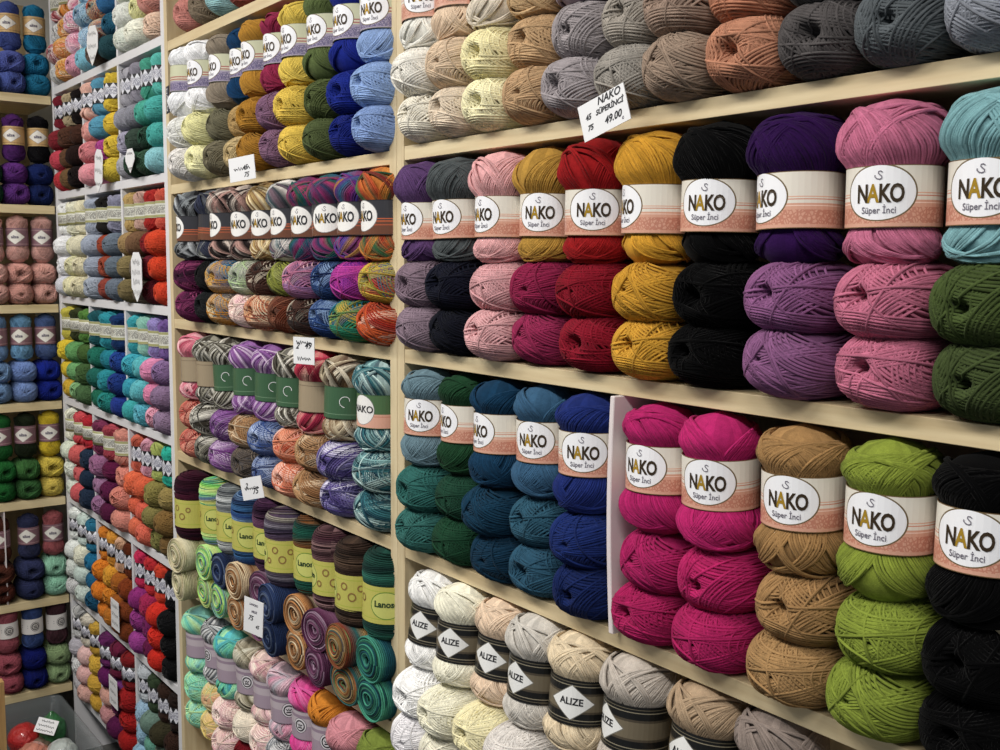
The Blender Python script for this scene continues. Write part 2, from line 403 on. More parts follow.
# smaller, simpler windings for the far units
for i in range(4): reg('yarn_winding/u%d' % i, make_upright(71 + i, H=0.112, R=0.0515, hl=0.056, lh=0.042, pinch=0.0105, sw=0.0052, P=22, S=3, dens=0.9))
for i in range(6): reg('yarn_winding/e%d' % i, make_endon(81 + i, W=0.105, Hh=0.066, D=0.12, sw=0.0052, P=22, S=3, hole=[.16, .05, .2, .1, .03, .12][i]))
for i in range(3): reg('yarn_winding/v%d' % i, make_upright(91 + i, H=0.155, R=0.0345, hl=0.084, lh=0.062, pinch=0.0075, sw=0.0045, P=26, S=3, dens=0.9))
for i in range(5): reg('yarn_winding/f%d' % i, make_endon(101 + i, W=0.0715, Hh=0.067, D=0.14, sw=0.0042, P=24, S=3, hole=[.2, .05, .16, .1, .22][i]))

# ------------------------------------------------------------------ paper bands with lettering
def text_mesh(body, size, shear=0.0, bold=0.0, sx=1.0):
    c = bpy.data.curves.new('lettering', 'FONT'); c.body = body; c.size = size; c.align_x = 'CENTER'; c.align_y = 'CENTER'
    c.shear = shear; c.offset = bold; c.resolution_u = 3
    o = bpy.data.objects.new('lettering', c); COL.objects.link(o)
    dg = bpy.context.evaluated_depsgraph_get(); me = o.evaluated_get(dg).to_mesh()
    v = [(q.co.x * sx, q.co.y) for q in me.vertices]; f = [tuple(p.vertices) for p in me.polygons]
    o.evaluated_get(dg).to_mesh_clear(); bpy.data.objects.remove(o); bpy.data.curves.remove(c)
    return v, f
def stroke(pts, w):
    v = []; f = []
    for i, (x, y) in enumerate(pts):
        a = pts[max(0, i - 1)]; b = pts[min(len(pts) - 1, i + 1)]; dx, dy = b[0] - a[0], b[1] - a[1]; l = math.hypot(dx, dy) or 1
        v += [(x - dy / l * w, y + dx / l * w), (x + dy / l * w, y - dx / l * w)]
        if i: f.append((2 * i - 2, 2 * i - 1, 2 * i + 1, 2 * i))
    return v, f
def band(name, R, H, mat, texts=(), strokes=(), n=44):
    v = []; f = []; uv = []; mi = []; mats = [mat]
    cols = [(R - 0.0006, -H / 2), (R, -H / 2), (R, H / 2), (R - 0.0006, H / 2)]
    for i in range(n):
        a = 2 * math.pi * i / n
        for (rr, z) in cols: v.append((rr * math.cos(a), rr * math.sin(a), z))
    for i in range(n):
        j = (i + 1) % n; a0 = (i if i < n / 2 else i - n) / n * 2 * math.pi * R; a1 = a0 + 2 * math.pi * R / n
        for k in range(3):
            f.append((i * 4 + k, j * 4 + k, j * 4 + k + 1, i * 4 + k + 1)); mi.append(0)
            z0, z1 = cols[k][1], cols[k + 1][1]; uv += [(a0, z0), (a1, z0), (a1, z1), (a0, z1)]
    def lay(vv, ff, x, z, m):
        if m not in mats: mats.append(m)
        b = len(v)
        for (px, pz) in vv:
            a = (px + x) / R; v.append(((R + 0.0005) * math.cos(a), (R + 0.0005) * math.sin(a), pz + z))
        for q in ff: f.append(tuple(b + k for k in q)); mi.append(mats.index(m)); uv.extend([(0.0, 0.0)] * len(q))
    for (body, size, x, z, m, sh, bo, sx) in texts:
        vv, ff = text_mesh(body, size, sh, bo, sx); lay(vv, ff, x, z, m)
    for (pts, wd_, m) in strokes:
        vv, ff = stroke(pts, wd_); lay(vv, ff, 0, 0, m)
    PR[name] = mesh_data('paper_band', v, f, mats, uv, mi, smooth=False)
swan = [(0.0035 * math.sin(t * 1.15) + .0005 * t, 0.0175 - 0.0052 * math.cos(t * .9) - .0002 * t) for t in [i * .28 for i in range(0, 13)]]
swan = [(0.004, 0.0205), (0.002, 0.0222), (-0.0005, 0.0218), (-0.0008, 0.0198), (0.001, 0.018), (0.0032, 0.0162), (0.0034, 0.014), (0.001, 0.0128), (-0.0022, 0.0134), (-0.0048, 0.016), (-0.0044, 0.0178)]
def nako(name, R, mat, s=1.0, z=0.0, sub='Süper İnci', dark=None):
    d = dark or M['foil_unlit']
    tx = [(ch, .0232 * s, xx * s, .0020 + z, M['gold'] if ch == 'A' else d, 0, .0007, .70) for ch, xx in (('N', -.0158), ('A', -.0052), ('K', .0054), ('O', .0166))]  # the A painted as glinting foil, the other letters as unlit
    if sub: tx.append((sub, .0086 * s, 0, -.0128 + z, M['inkgrey'], 0, 0.0001, .9))
    band(name, R, LH, mat, tx, [([(a * .8 * s, b * .8 * s + .0055 + z) for a, b in swan], .0005, M['inkgrey'])])
oval = ('oval', .0335, .0250, .0035, '#EEEEF2', '#6B5A3C', .05)
nako('bandN', .0445, label_mat('cream_band', '#E0DACE', '#D3A08A', -.0035, [(.0005, .0005, '#C9836C'), (.003, .0005, '#D9A890'), (-.006, .0004, '#F0D4C4')], oval, ('#BE806C', -.0245, -.010, 260), ('#6E5638', .0277)))
nako('bandG', .0445, label_mat('sage_band', '#C3C4A6', '#9A8FA6', -.006, [(.002, .0012, '#A4605A'), (-.003, .0012, '#A4605A'), (-.0005, .0005, '#D9CFC0')], oval, ('#5E567A', -.026, -.010, 300), ('#6E6E58', .0277)))
nako('bandD', .0445, label_mat('charcoal_band', '#34343A', '#6A4230', -.004, [(-.002, .0008, '#C8643C'), (-.006, .0008, '#C8643C'), (-.012, .0008, '#B0583A')], ('oval', .031, .0245, .003, '#EDEBE8', '#8A8A8A', .04), None, ('#1B1B1E', .0272)), sub=None, dark=M['ink'])
gs = [[(.010 + .006 * math.cos(a) * (1 + .3 * a), .004 + .006 * math.sin(a) * (1 + .2 * a)) for a in [i * .35 for i in range(14)]]]
band('bandF', .0445, LH, label_mat('forest_green_band', '#3C5E42', None, 0, [(-.020, .0006, '#6F8C70')], None, None, ('#2B4631', .0275)), [], [(gs[0], .0006, M['card'])])
band('bandR', .0445, LH, label_mat('kraft_band', '#9C8C74', None, 0, [(.020, .0006, '#6E5E4A')], None, None, ('#6E5E4A', .0275)), [], [])
band('bandT', .0445, LH, label_mat('green_and_peach_band', '#4E6E48', '#DDA893', -.004, [(-.008, .0006, '#C9836C')], ('oval', .025, .0245, .002, '#EDEBE8', '#8A8A8A', .04), None, ('#3B5636', .0275)),
     [('NAKO', .0165, 0, .003, M['ink'], 0, .0003, 1)], [])
fl = [[(cx + r_ * math.cos(a), cz + r_ * math.sin(a)) for a in [i * .45 for i in range(15)]] for cx, cz, r_ in ((.05, .012, .006), (.066, -.006, .007), (.082, .010, .005), (.035, -.010, .005), (-.05, .008, .006), (-.07, -.008, .007))]
band('bandL', .0478, .064, label_mat('lime_band', '#BDB85E', None, 0, [(.024, .0008, '#A8B04A'), (-.024, .0008, '#A8B04A')], ('oval', .0275, .0225, 0, '#C6C870', '#4E7A2E', .06), None, None),
     [('Lanoso', .0150, 0, .002, M['darkgreen'], 0, .0005, 1)], [(p, .0013, M['floral']) for p in fl])
cr = [[(.010 * math.cos(a), .010 * math.sin(a)) for a in [i * .35 for i in range(19)]], [(-.005, .003), (-.002, -.001), (0, .004), (.002, -.001), (.005, .003)], [(-.005, -.004), (.005, -.004)]]
band('bandP', .0445, LH, label_mat('mauve_grey_band', '#B9ADB4', '#A392A0', .0, [(.018, .003, '#948292')], ('oval', .014, .014, 0, '#DCD8DC', '#55505A', .08), None, ('#7A707C', .0272)), [], [(c, .0012, M['ink']) for c in cr])
band('bandZ', .0445, .060, label_mat('black_band', '#141414', None, 0, [(0, .0135, '#4A4236'), (0, .0105, '#6E6452'), (.0225, .0006, '#8A826E'), (-.0225, .0006, '#8A826E'), (.0265, .0004, '#6A6250'), (-.0265, .0004, '#6A6250')], ('diamond', .031, .0225, 0, '#E6E6E4', '#77746C', .06), None, None),
     [('ALIZE', .0128, 0, .0012, M['ink'], 0, .0003, 1)], [])
band('bandW', .0470, .040, label_mat('white_black_band', '#D5D5DC', None, 0, [], None, ('#8A8A98', -.010, .010, 220), None, .5, True), [], [], 24)
band('bandV', .0470, .040, label_mat('speckled_white_band', '#CFCFC4', None, 0, [(.0165, .003, '#9C9A6A'), (-.0165, .003, '#9C9A6A')], None, ('#8C8A84', -.010, .010, 200), None, .5), [], [], 24)
band('bandX', .0325, .056, label_mat('tan_band', '#C2A06C', None, 0, [(.022, .001, '#9A7A4C'), (-.022, .001, '#9A7A4C')], ('diamond', .030, .020, 0, '#E2DED6', '#9C9288', .08), None, None, .5), [('alize', .0125, 0, 0, M['inkgrey'], 0, .0005, 1)], [], 24)
band('bandY', .0325, .056, label_mat('plum_band', '#7C5A64', None, 0, [(.022, .001, '#A98C8C'), (-.022, .001, '#A98C8C')], ('diamond', .030, .022, 0, '#E2DED6', '#9C9288', .08), None, None, .5), [('alize', .0125, 0, 0, M['inkgrey'], 0, .0005, 1)], [], 24)
band('bandM', .0325, .050, label_mat('white_maker_band', '#D8D4D0', None, 0, [], ('oval', .013, .014, 0, '#C9C5C0', '#4A4650', .1), None, None, .5), [], [(c, .0012, M['ink']) for c in cr] + [([(-.045, .004), (-.022, .004)], .0012, M['inkgrey']), ([(-.045, -.003), (-.022, -.003)], .0012, M['inkgrey'])], 24)

# ------------------------------------------------------------------ self-striping colourways
VAR = {
 'burg': ['#4A1830', '#2A1A3A', '#6E2A4A', '#1E1420'], 'greyblack': ['#8C9296', '#1A1A1E', '#141416', '#B4B8BC', '#26262A', '#4A4E54'],
 'navygrey': ['#2A3048', '#8C8E88', '#1E2234', '#3A3E50'], 'pinkblack': ['#C49A90', '#1E1A1A', '#2A2222', '#E0D0C4', '#3A3030'],
 'creambrown': ['#E2C890', '#6A4426', '#D8B878', '#8A5C34', '#F0E0B8'], 'greyteal': ['#D8D4D0', '#3A5A60', '#7C6470', '#2A3A42', '#B8B0AA'],
 'tealmag': ['#2C5C74', '#8A2A62', '#1E3A5C', '#B83A70', '#24604E'], 'purplerain': ['#6A1E84', '#2A6A8C', '#9A2A6A', '#4A3A9A', '#B8862A'],
 'orangegreen': ['#D88A34', '#1E5A3E', '#8A1E24', '#2E7A4E', '#C8502A'], 'blueorange': ['#3A86B0', '#D89A2A', '#2A5A8A', '#E0B45A', '#C87A20'],
 'greengrey': ['#A4C088', '#8C8C88', '#5C7A50', '#C8C8B8'], 'olive': ['#A2A840', '#5E6A24', '#C8CC70', '#3A3A20', '#8A9038'],
 'blackcream': ['#141214', '#C8B8A4', '#2A2424', '#5A3A30'], 'pinklilac': ['#D8A8B4', '#8A6AA0', '#C87A98', '#5A4A70'],
 'bluewhite': ['#2A4A80', '#1C2E5A', '#8AA8D0', '#26407A'], 'magrain': ['#B8309A', '#8A2A8A', '#D84AA8', '#6A2A9A'],
 'rain': ['#C89A2E', '#3A8A3E', '#C8442A', '#2A6A8A', '#D8C040'], 'tealgreen': ['#1E7A84', '#2A8A5A', '#C8A83A', '#1A5A7A'],
 'redorange': ['#A82A1E', '#D8602A', '#7A1E1A', '#E0A890'], 'brownrust': ['#7A3A24', '#4A2A1E', '#A86A50', '#3A2420'], 'purpplum': ['#7A2A5A', '#4A1E3E', '#A84A7A', '#2A1426'],
 'ochre': ['#C88A2A', '#A86A1E', '#D8C8A0', '#6A7A8A'], 'peachcream': ['#E0A878', '#E8D0B0', '#8A4A3A', '#C87A5A'],
 'pinkred': ['#D86A84', '#F0C0C4', '#B83A5A', '#E88A9A'], 'zebra': ['#2A2622', '#E0DCD0', '#4A443A', '#2E2A24', '#A8A494'], 'purplewhite': ['#7A3A8A', '#D8C0DC', '#5A2A6E', '#A070B0'],
 'rosered': ['#D8405A', '#B02A4A', '#F0B8A8', '#C83A5A', '#8A1E3A'], 'beigebrown': ['#8A6A4A', '#D8C8A8', '#5A4030', '#E8DCC4', '#3A3024'], 'tealwhite': ['#1E4A5E', '#C0DCD8', '#1A3A4E', '#3A7A84', '#14303E', '#8AB8B8'],
 'coral': ['#D85A4A', '#E8907A', '#A83A3A', '#F0B09A'], 'violetwhite': ['#6A5AA0', '#E0DCEC', '#4A3A80', '#9088C0', '#2E2A58'], 'caramel': ['#9A6A40', '#C89A6A', '#5A3E2A', '#E0C4A0'], 'bluegold': ['#2E4A8A', '#A8B8D8', '#1E2A5A', '#6A80B0'],
 'orangesalmon': ['#E07A50', '#F0A888', '#C85030', '#F0C8B8'], 'slatebrown': ['#5A5048', '#3A3430', '#8A7A6A', '#4A4A50'],
 'plumcake': ['#3A1426', '#2A0E1C', '#4E1A30', '#1E0A1A'], 'neon': ['#8AE05A', '#3A9A8A', '#E0E06A', '#3A5AA0', '#A8E888', '#D8E890'], 'greycake': ['#5A5E62', '#C0C4C4', '#3A3E44', '#8A9090'],
 'bluecake': ['#24407A', '#3A6A9A', '#1A2A50', '#6A8AB0'], 'purplecake': ['#4A2A4A', '#6A4460', '#2E1A30'], 'slatecake': ['#4A3E54', '#2E2A3A', '#7A7480', '#3A2E44', '#9A9488', '#4E3A4A'],
 'tealbrown': ['#7A4A24', '#1E4A3E', '#1A5A4A', '#163A34'], 'plumbrown': ['#4A2A34', '#6A4A4E', '#2E1A20', '#8A6A6A', '#3E2430'], 'darkbrown': ['#3E2E26', '#2A1E1A', '#5A4638', '#241C18'], 'forest': ['#1E4A40', '#16342E', '#2A6A5A', '#122A28'],
 'tancake': ['#C0B088', '#E0D8B8', '#8A8A5A', '#D0C8A0'], 'browncake': ['#8A5A34', '#E0B888', '#5A3420', '#C88A50', '#3A2218', '#F0D8B0'], 'mauvecake': ['#5A2A4A', '#8A5A7A', '#3A1A30', '#B090A8', '#4A2440'],
 'navycake': ['#24345A', '#1A2440', '#6A7A98', '#2A3E6A'], 'autumncake': ['#B86A3A', '#5A7A4A', '#8A3A24', '#2A6A6A', '#C89A5A', '#6A4A2A'], 'emeraldcake': ['#1E6A5A', '#143A44', '#4AA888', '#1A5A6A', '#123038', '#3A8A6A'],
 'mintpastel': ['#A8E8B0', '#60C8B8', '#C8F0A8', '#88D8D8'], 'zebragrey': ['#D8D8D8', '#3A3E44', '#8A8E94', '#F0F0F0', '#2A2A30'], 'aquagreen': ['#3AB0C8', '#A8E8A8', '#58C8D8', '#78D8A8'], 'linen': ['#C8C0A8', '#6A6248', '#E0DCC8', '#8A806A'],
 'pinkcream': ['#F0D8C8', '#E8B8C0', '#F4E8D8', '#D8A0A8'], 'pinkgrey': ['#E8A0B8', '#B8B8C0', '#F0C8D4', '#8A8A92'], 'hotpink': ['#F03A9A', '#E85AA8', '#F880C0'], 'yellowpeach': ['#E8D070', '#F0B890', '#D8E0A0', '#E8C8A0'],
 'candyred': ['#A82A34', '#F0E0E0', '#7A1E28', '#D88A90'], 'candyorange': ['#E8882A', '#F0C870', '#E86A3A', '#F4E0C0'], 'candypink': ['#E87AA0', '#F8D8E0', '#E0A8C8', '#F4F0E8'], 'candyblue': ['#5A9AC8', '#C8E0F0', '#3A70A8', '#A8D0E0'], 'candymulti': ['#B84A3A', '#E8C8A0', '#4A8AA0', '#D87A5A'],
 'whitespeck': ['#E0E4DC', '#C8D0C0', '#F0F0E8', '#B8C0B0'], 'greylace': ['#B8B8B8', '#E8E8E8', '#70706E', '#D0D0D0'],
}
for k_, st in VAR.items(): M['@' + k_] = yarn_mat('striped_yarn_' + k_, st, 9.0 if k_ in ('zebra', 'creambrown', 'tealwhite', 'violetwhite', 'purplewhite', 'zebragrey') else 3.0, coarse=True)

SHELFN = {'A': {1: 'top shelf', 2: 'second shelf', 3: 'third shelf', 4: 'lowest shelf'},
          'B': {0: 'topmost shelf', 1: 'second shelf', 2: 'third shelf', 3: 'fourth shelf', 4: 'fifth shelf', 5: 'lowest shelf'},
          'C': {0: 'top shelf', 1: 'second shelf', 2: 'third shelf', 3: 'fourth shelf', 4: 'fifth shelf', 5: 'sixth shelf', 6: 'lowest shelf'},
          'L': {0: 'top shelf', 1: 'second shelf', 2: 'third shelf', 3: 'fourth shelf', 4: 'fifth shelf', 5: 'sixth shelf', 6: 'lowest shelf'}}
UNIT = {'A': 'near unit', 'B': 'middle unit', 'C': 'far white unit', 'L': 'end unit'}
ORD = ['first', 'second', 'third', 'fourth', 'fifth', 'sixth', 'seventh', 'eighth', 'ninth', 'tenth', 'eleventh']
def setcol(o, spec):
    name, c = spec.split(':')
    if c.startswith('@'):
        o.material_slots[0].link = 'OBJECT'; o.material_slots[0].material = M[c]
    else:
        l = dye(c); j = 1 + 0.04 * rnd.uniform(-1, 1); o.color = (l[0] * j, l[1] * j, l[2] * j, 1)
def skein_end(x, y, z, key, spec, label, group, rz=0.0, s=1.0, sz=1.0):
    o = bpy.data.objects.new('yarn_skein', PR[key]); COL.objects.link(o)
    fl = rnd.choice([-1, 1]); o.location = (x, y, z); o.scale = (s * 1.0, s, sz)
    o.rotation_euler = (0, rnd.uniform(-.05, .05), rz + rnd.uniform(-.08, .08)); setcol(o, spec)
    tag(o, label, 'yarn', group); return o
def skein_up(x, y, z, key, spec, bandkey, hl, ang, label, group, tx=0.0, ty=0.0, s=1.0, sz=1.0):
    t = empty('yarn_skein', (x, y, z), (tx, ty, 0))
    o = bpy.data.objects.new('yarn_winding', PR[key]); COL.objects.link(o); o.parent = t
    o.rotation_euler = (0, 0, rnd.uniform(0, 6.28)); o.scale = (s, s, sz); setcol(o, spec)
    if bandkey:
        b = bpy.data.objects.new('paper_band', PR[bandkey]); COL.objects.link(b); b.parent = t
        b.location = (0, 0, hl * sz); b.rotation_euler = (rnd.uniform(-.02, .02), rnd.uniform(-.02, .02), math.atan2(CAM[1] - y, CAM[0] - x) + math.radians(ang)); b.scale = (s, s, 1)
    tag(t, label, 'yarn', group); return t
def relax(xs, lo, hi, mind):
    xs = list(xs)
    for _ in range(60):
        for i in range(len(xs) - 1):
            g = xs[i + 1] - xs[i]
            if g < mind: d = (mind - g) / 2; xs[i] -= d; xs[i + 1] += d
        xs = [min(max(v, lo), hi) for v in xs]
    return xs
def nm(s): return s.split(':')[0]
def row(key, r, cols, levels=2, kind='U', fkind='E', hl=None, lo=None, hi=None, mind=0.088, bandname='cream', hs=None, pitch=0.0665, ub=0.134, dyl=-0.012, tilt=0.0):
    """cols: (x, upright spec, band, angle, [lying specs from top to bottom], dy)"""
    sh, un = SHELFN[key][r], UNIT[key]; z0 = BOT[key][r] + TH
    if lo is None: lo, hi = {'A': (-1.400, -0.480), 'B': (-2.447, -1.528)}[key]
    fw = -0.030; xs = relax([c[0] * (0.945 + fw + (c[5] if len(c) > 5 else 0)) / 0.945 for c in cols], lo, hi, mind); n = len(cols)
    g1 = 'banded skeins standing on the %s of the %s' % (sh, un); g2 = 'skeins lying end-on on the %s of the %s' % (sh, un)
    names = [nm(c[1]) if c[1] else '' for c in cols]
    for i, c in enumerate(cols):
        x = xs[i]; dy = c[5] if len(c) > 5 else 0.0; xx = x; yy = 0.047 + dy + fw
        side = 'beside the post' if i == 0 else None
        if c[1]:
            lab = '%s skein in %s band, %s from left, %s, %s' % (names[i], bandname, ORD[i], sh, un)
            vi = rnd.randrange(3 if kind == 'K' else 6)
            if hs is not None: vi = hs + 3 * rnd.randrange(2)
            elif kind == 'U': vi = 1 + 3 * rnd.randrange(2)
            h = (HL[vi % 3] if kind == 'U' else 0.072)
            if inframe(xx, yy, z0 + ub + .06, .07):
                skein_up(xx, yy, z0 + ub, 'yarn_winding/%s%d' % (kind, vi), c[1], c[2], h, c[3], lab, g1, tx=tilt + rnd.uniform(-.02, .02), ty=rnd.uniform(-.025, .025))
        for l, sp in enumerate(c[4]):
            if not sp: continue
            lv = levels - 1 - l; zz = z0 + 0.0015 + lv * pitch; xl = xx + rnd.uniform(.000, .008); yl = yy + .022 + dyl + rnd.uniform(-.008, .004)
            lab = '%s %s skein end-on, %s from left, %s, %s' % (['upper', 'lower'][l], nm(sp), ORD[i], sh, un)
            if inframe(xl, yl - .07, zz + .03, .05):
                skein_end(xl, yl + .01, zz, 'yarn_winding/%s%d' % (fkind, rnd.randrange(4 if fkind == 'S' else 8)), sp, lab, g2, s=.96)

T = lambda a, b: [a, b]
# near unit, top shelf (large skeins, only their lower lobes inside the picture)
row('A', 1, [(-1.452, 'white:#EDEBE2', 'bandN', -20, T('white:#EAE6DC', 'ivory:#E6E0D0')), (-1.355, 'peach:#E8CDB0', 'bandN', -20, T('beige:#E0C6A8', 'pale beige:#E4D2BA')),
 (-1.262, 'oatmeal:#D9CDBA', 'bandN', -20, T('pale yellow:#ECE2AE', 'soft yellow:#EFE8BC')), (-1.163, 'tan:#CDAA7C', 'bandN', 0, T('tan:#CBA67A', 'tan:#CBA67C')),
 (-1.068, 'lilac grey:#A9959C', 'bandN', 0, T('ash grey:#9C9496', 'ash grey:#9A9295')), (-0.972, 'warm grey:#A0968C', 'bandN', 0, T('warm grey:#9E968C', 'grey:#9A948C')),
 (-0.878, 'taupe:#A08A78', 'bandN', 0, T('taupe:#A08878', 'taupe:#A08A78')), (-0.788, 'terracotta:#C08060', 'bandN', 0, T('terracotta:#BE7E60', 'terracotta:#C4886A')),
 (-0.690, 'charcoal:#4C4A4C', 'bandN', 0, T('charcoal:#5A5856', 'charcoal:#4E4A4A')), (-0.596, 'slate:#555A60', 'bandN', 0, T('slate grey:#4E5458', 'slate grey:#565C60')),
 (-0.500, 'blue grey:#8A909C', 'bandN', 0, T('blue grey:#868C98', 'blue grey:#868A94'))], mind=0.09)
# near unit, second shelf
row('A', 2, [(-1.451, 'purple:#5C3F6E', 'bandN', -58, T('lilac grey:#7E6A78', 'mauve grey:#8A7684')), (-1.354, 'dark grey:#4C5254', 'bandN', -46, T('midnight:#151726', 'midnight:#12141F')),
 (-1.232, 'light pink:#DDA3A4', 'bandN', -56, T('light pink:#D9A0A4', 'light pink:#DCA5A8')), (-1.151, 'old gold:#B98C34', 'bandN', -25, T('raspberry:#96204C', 'raspberry:#A02A58'), .012),
 (-1.040, 'deep red:#A01418', 'bandN', -12, T('crimson:#8E1026', 'crimson:#90122A')), (-0.932, 'mustard:#D59A1C', 'bandN', -71, T('mustard:#D89E22', 'mustard:#DCA226')),
 (-0.832, 'black:#010102', 'bandN', -24, T('black:#010102', 'black:#010102')), (-0.720, 'dark purple:#30104A', 'bandN', -61, T('mauve:#8A5684', 'mauve:#8C5A86')),
 (-0.608, 'rose pink:#C66E8E', 'bandN', -18, T('rose pink:#C8708C', 'rose pink:#C8708C')), (-0.502, 'aqua blue:#7EAEB4', 'bandN', -22, T('olive green:#46562A', 'olive green:#42502A'), .004)], hs=0)
# near unit, third shelf (a foam board between the fifth and the sixth)
row('A', 3, [(-1.440, 'blue grey:#65808C', 'bandN', -28, T('sea green:#2F6C66', 'sea green:#35706A')), (-1.347, 'bottle green:#1A4228', 'bandN', -68, T('bottle green:#1C4634', 'bottle green:#1A452E'), .012),
 (-1.239, 'petrol blue:#123A58', 'bandN', -62, T('deep teal:#153E58', 'deep teal:#12364E')), (-1.144, 'steel blue:#355C7C', 'bandN', -32, T('steel blue:#2F5C72', 'steel blue:#2C566E'), .012),
 (-1.033, 'navy blue:#1E2F74', 'bandN', -18, T('navy blue:#1C3070', 'navy blue:#17285E'))], lo=-1.398, hi=-1.012, hs=2)

SHELFN['A'][3] = 'third shelf right of foam board'
row('A', 3, [(-0.925, 'magenta:#BE1E6C', 'bandN', -38, T('magenta:#B81E66', 'magenta:#B61C60')), (-0.817, 'magenta:#C2206E', 'bandN', -22, T('magenta:#BE1E66', 'magenta:#BA1E64')),
 (-0.700, 'camel:#A8804E', 'bandN', -24, T('camel:#AA8252', 'camel:#AC8656')), (-0.594, 'lime:#87972E', 'bandN', -26, T('lime:#899A31', 'lime:#869730')),
 (-0.494, 'black:#010102', 'bandN', -22, T('black:#010102', 'black:#010102'))], lo=-0.888, hi=-0.470, hs=2)
SHELFN['A'][3] = 'third shelf'
# near unit, lowest shelf: black bands, the skeins lean outwards
row('A', 4, [(-1.418, 'white:#E9E8E6', 'bandZ', -42, T('white:#EEEDEC', 'white:#E4E1E4'), -.016), (-1.350, 'ivory:#ECE8D2', 'bandZ', -34, T('ivory:#EAE6CE', 'ivory:#E8E4D0'), -.020),
 (-1.262, 'pale peach:#EBCFB2', 'bandZ', -40, T('pale yellow:#EFE6B8', 'pale yellow:#EEE4BA'), -.010), (-1.172, 'light grey:#CBC5BC', 'bandZ', -52, T('pearl grey:#D8D2CC', 'pearl grey:#D6D0CC'), -.016),
 (-1.070, 'cream:#E6D2B0', 'bandZ', -20, T('cream:#E2D2B4', 'cream:#E0D0B4'), -.014), (-0.957, 'stone grey:#BDB3A8', 'bandZ', -64, T('stone grey:#BCB2A6', None), -.010),
 (-0.840, 'sand:#B49A7C', 'bandZ', -42, T('sand:#B49A7E', None), -.006), (-0.73, 'ash brown:#8E8078', 'bandZ', -42, T(None, None)), (-0.605, 'grey brown:#8A8078', 'bandZ', -42, T(None, None))],
 bandname='black', tilt=-0.10, ub=0.137, dyl=-0.030)
# middle unit
row('B', 0, [(-2.45, None, None, 0, T('', 'salmon pink:#D28A80')), (-2.35, None, None, 0, T('', 'taupe:#8A7A66')), (-2.25, None, None, 0, T('', 'pale aqua:#9CC8CC')), (-2.15, None, None, 0, T('', 'dusty red:#A8584E')),
 (-2.05, None, None, 0, T('', 'light pink:#E0B0B0')), (-1.95, None, None, 0, T('', 'peach:#E0A890'))], levels=1 + 1, dyl=0)
row('B', 1, [(-2.452, 'white:#EEEFF2', 'bandG', 40, T('greyish white:#DEDEDA', 'off-white:#E2DEDA'), -.02), (-2.352, 'white:#F0F0F2', 'bandG', -60, T('pale yellow:#EAE6A8', 'pale yellow:#E8E4B0'), -.012),
 (-2.252, 'taupe:#8C8070', 'bandG', -70, T('grey olive:#6E6A54', 'grey olive:#77705A')), (-2.158, 'dark teal blue:#12406A', 'bandG', -60, T('tan:#BE9C62', 'tan:#C8B07E'), .01),
 (-2.068, 'golden brown:#C08A28', 'bandG', -68, T('golden brown:#B88222', 'golden brown:#B07C22')), (-1.978, 'crimson:#9A2A50', 'bandG', -60, T('mauve:#85607C', 'mauve:#84607A'), .004),
 (-1.882, 'yellow:#EACB50', 'bandG', -64, T('yellow:#EECB4C', 'yellow:#ECC84A')), (-1.775, 'olive green:#5E6E3E', 'bandG', -56, T('olive green:#525E34', 'olive green:#4E5A34')),
 (-1.675, 'royal blue:#1E2E92', 'bandG', -56, T('royal blue:#1A2C8C', 'royal blue:#18267C'), .004), (-1.578, 'sky blue:#92B0E2', 'bandG', -40, T('sky blue:#90AEE0', 'sky blue:#88A4D8'))], bandname='sage', hs=2)
row('B', 2, [(-2.45, 'grey and black striped:@greyblack', 'bandD', -80, T('plum:@purpplum', 'plum:@purpplum'), -.015), (-2.345, 'navy and grey striped:@navygrey', 'bandD', 130, T('black:#141416', 'black:#1C1E20')),
 (-2.245, 'black and pink striped:@pinkblack', 'bandD', -70, T('blue and orange:@blueorange', 'ochre striped:@ochre'), -.01), (-2.145, 'dark striped:@pinkblack', 'bandD', -48, T('grey green:@greengrey', 'mauve striped:@pinkcream')),
 (-2.035, 'cream and brown striped:@creambrown', 'bandD', -46, T('black and cream:@blackcream', 'peach and cream:@peachcream')), (-1.93, 'grey and teal striped:@greyteal', 'bandD', -60, T('olive striped:@olive', 'rust brown:@brownrust')),
 (-1.838, 'teal and magenta striped:@tealmag', 'bandD', -48, T('pink and lilac:@pinklilac', 'brown and grey:@blackcream')), (-1.745, 'blue and crimson striped:@tealmag', 'bandD', -30, T('blue striped:@bluewhite', 'blue and white:@bluewhite')),
 (-1.648, 'purple rainbow striped:@purplerain', 'bandD', -50, T('magenta:@magrain', 'teal and green:@tealgreen')), (-1.555, 'orange and green striped:@orangegreen', 'bandD', -64, T('rainbow striped:@rain', 'red and orange:@redorange'))], bandname='charcoal')
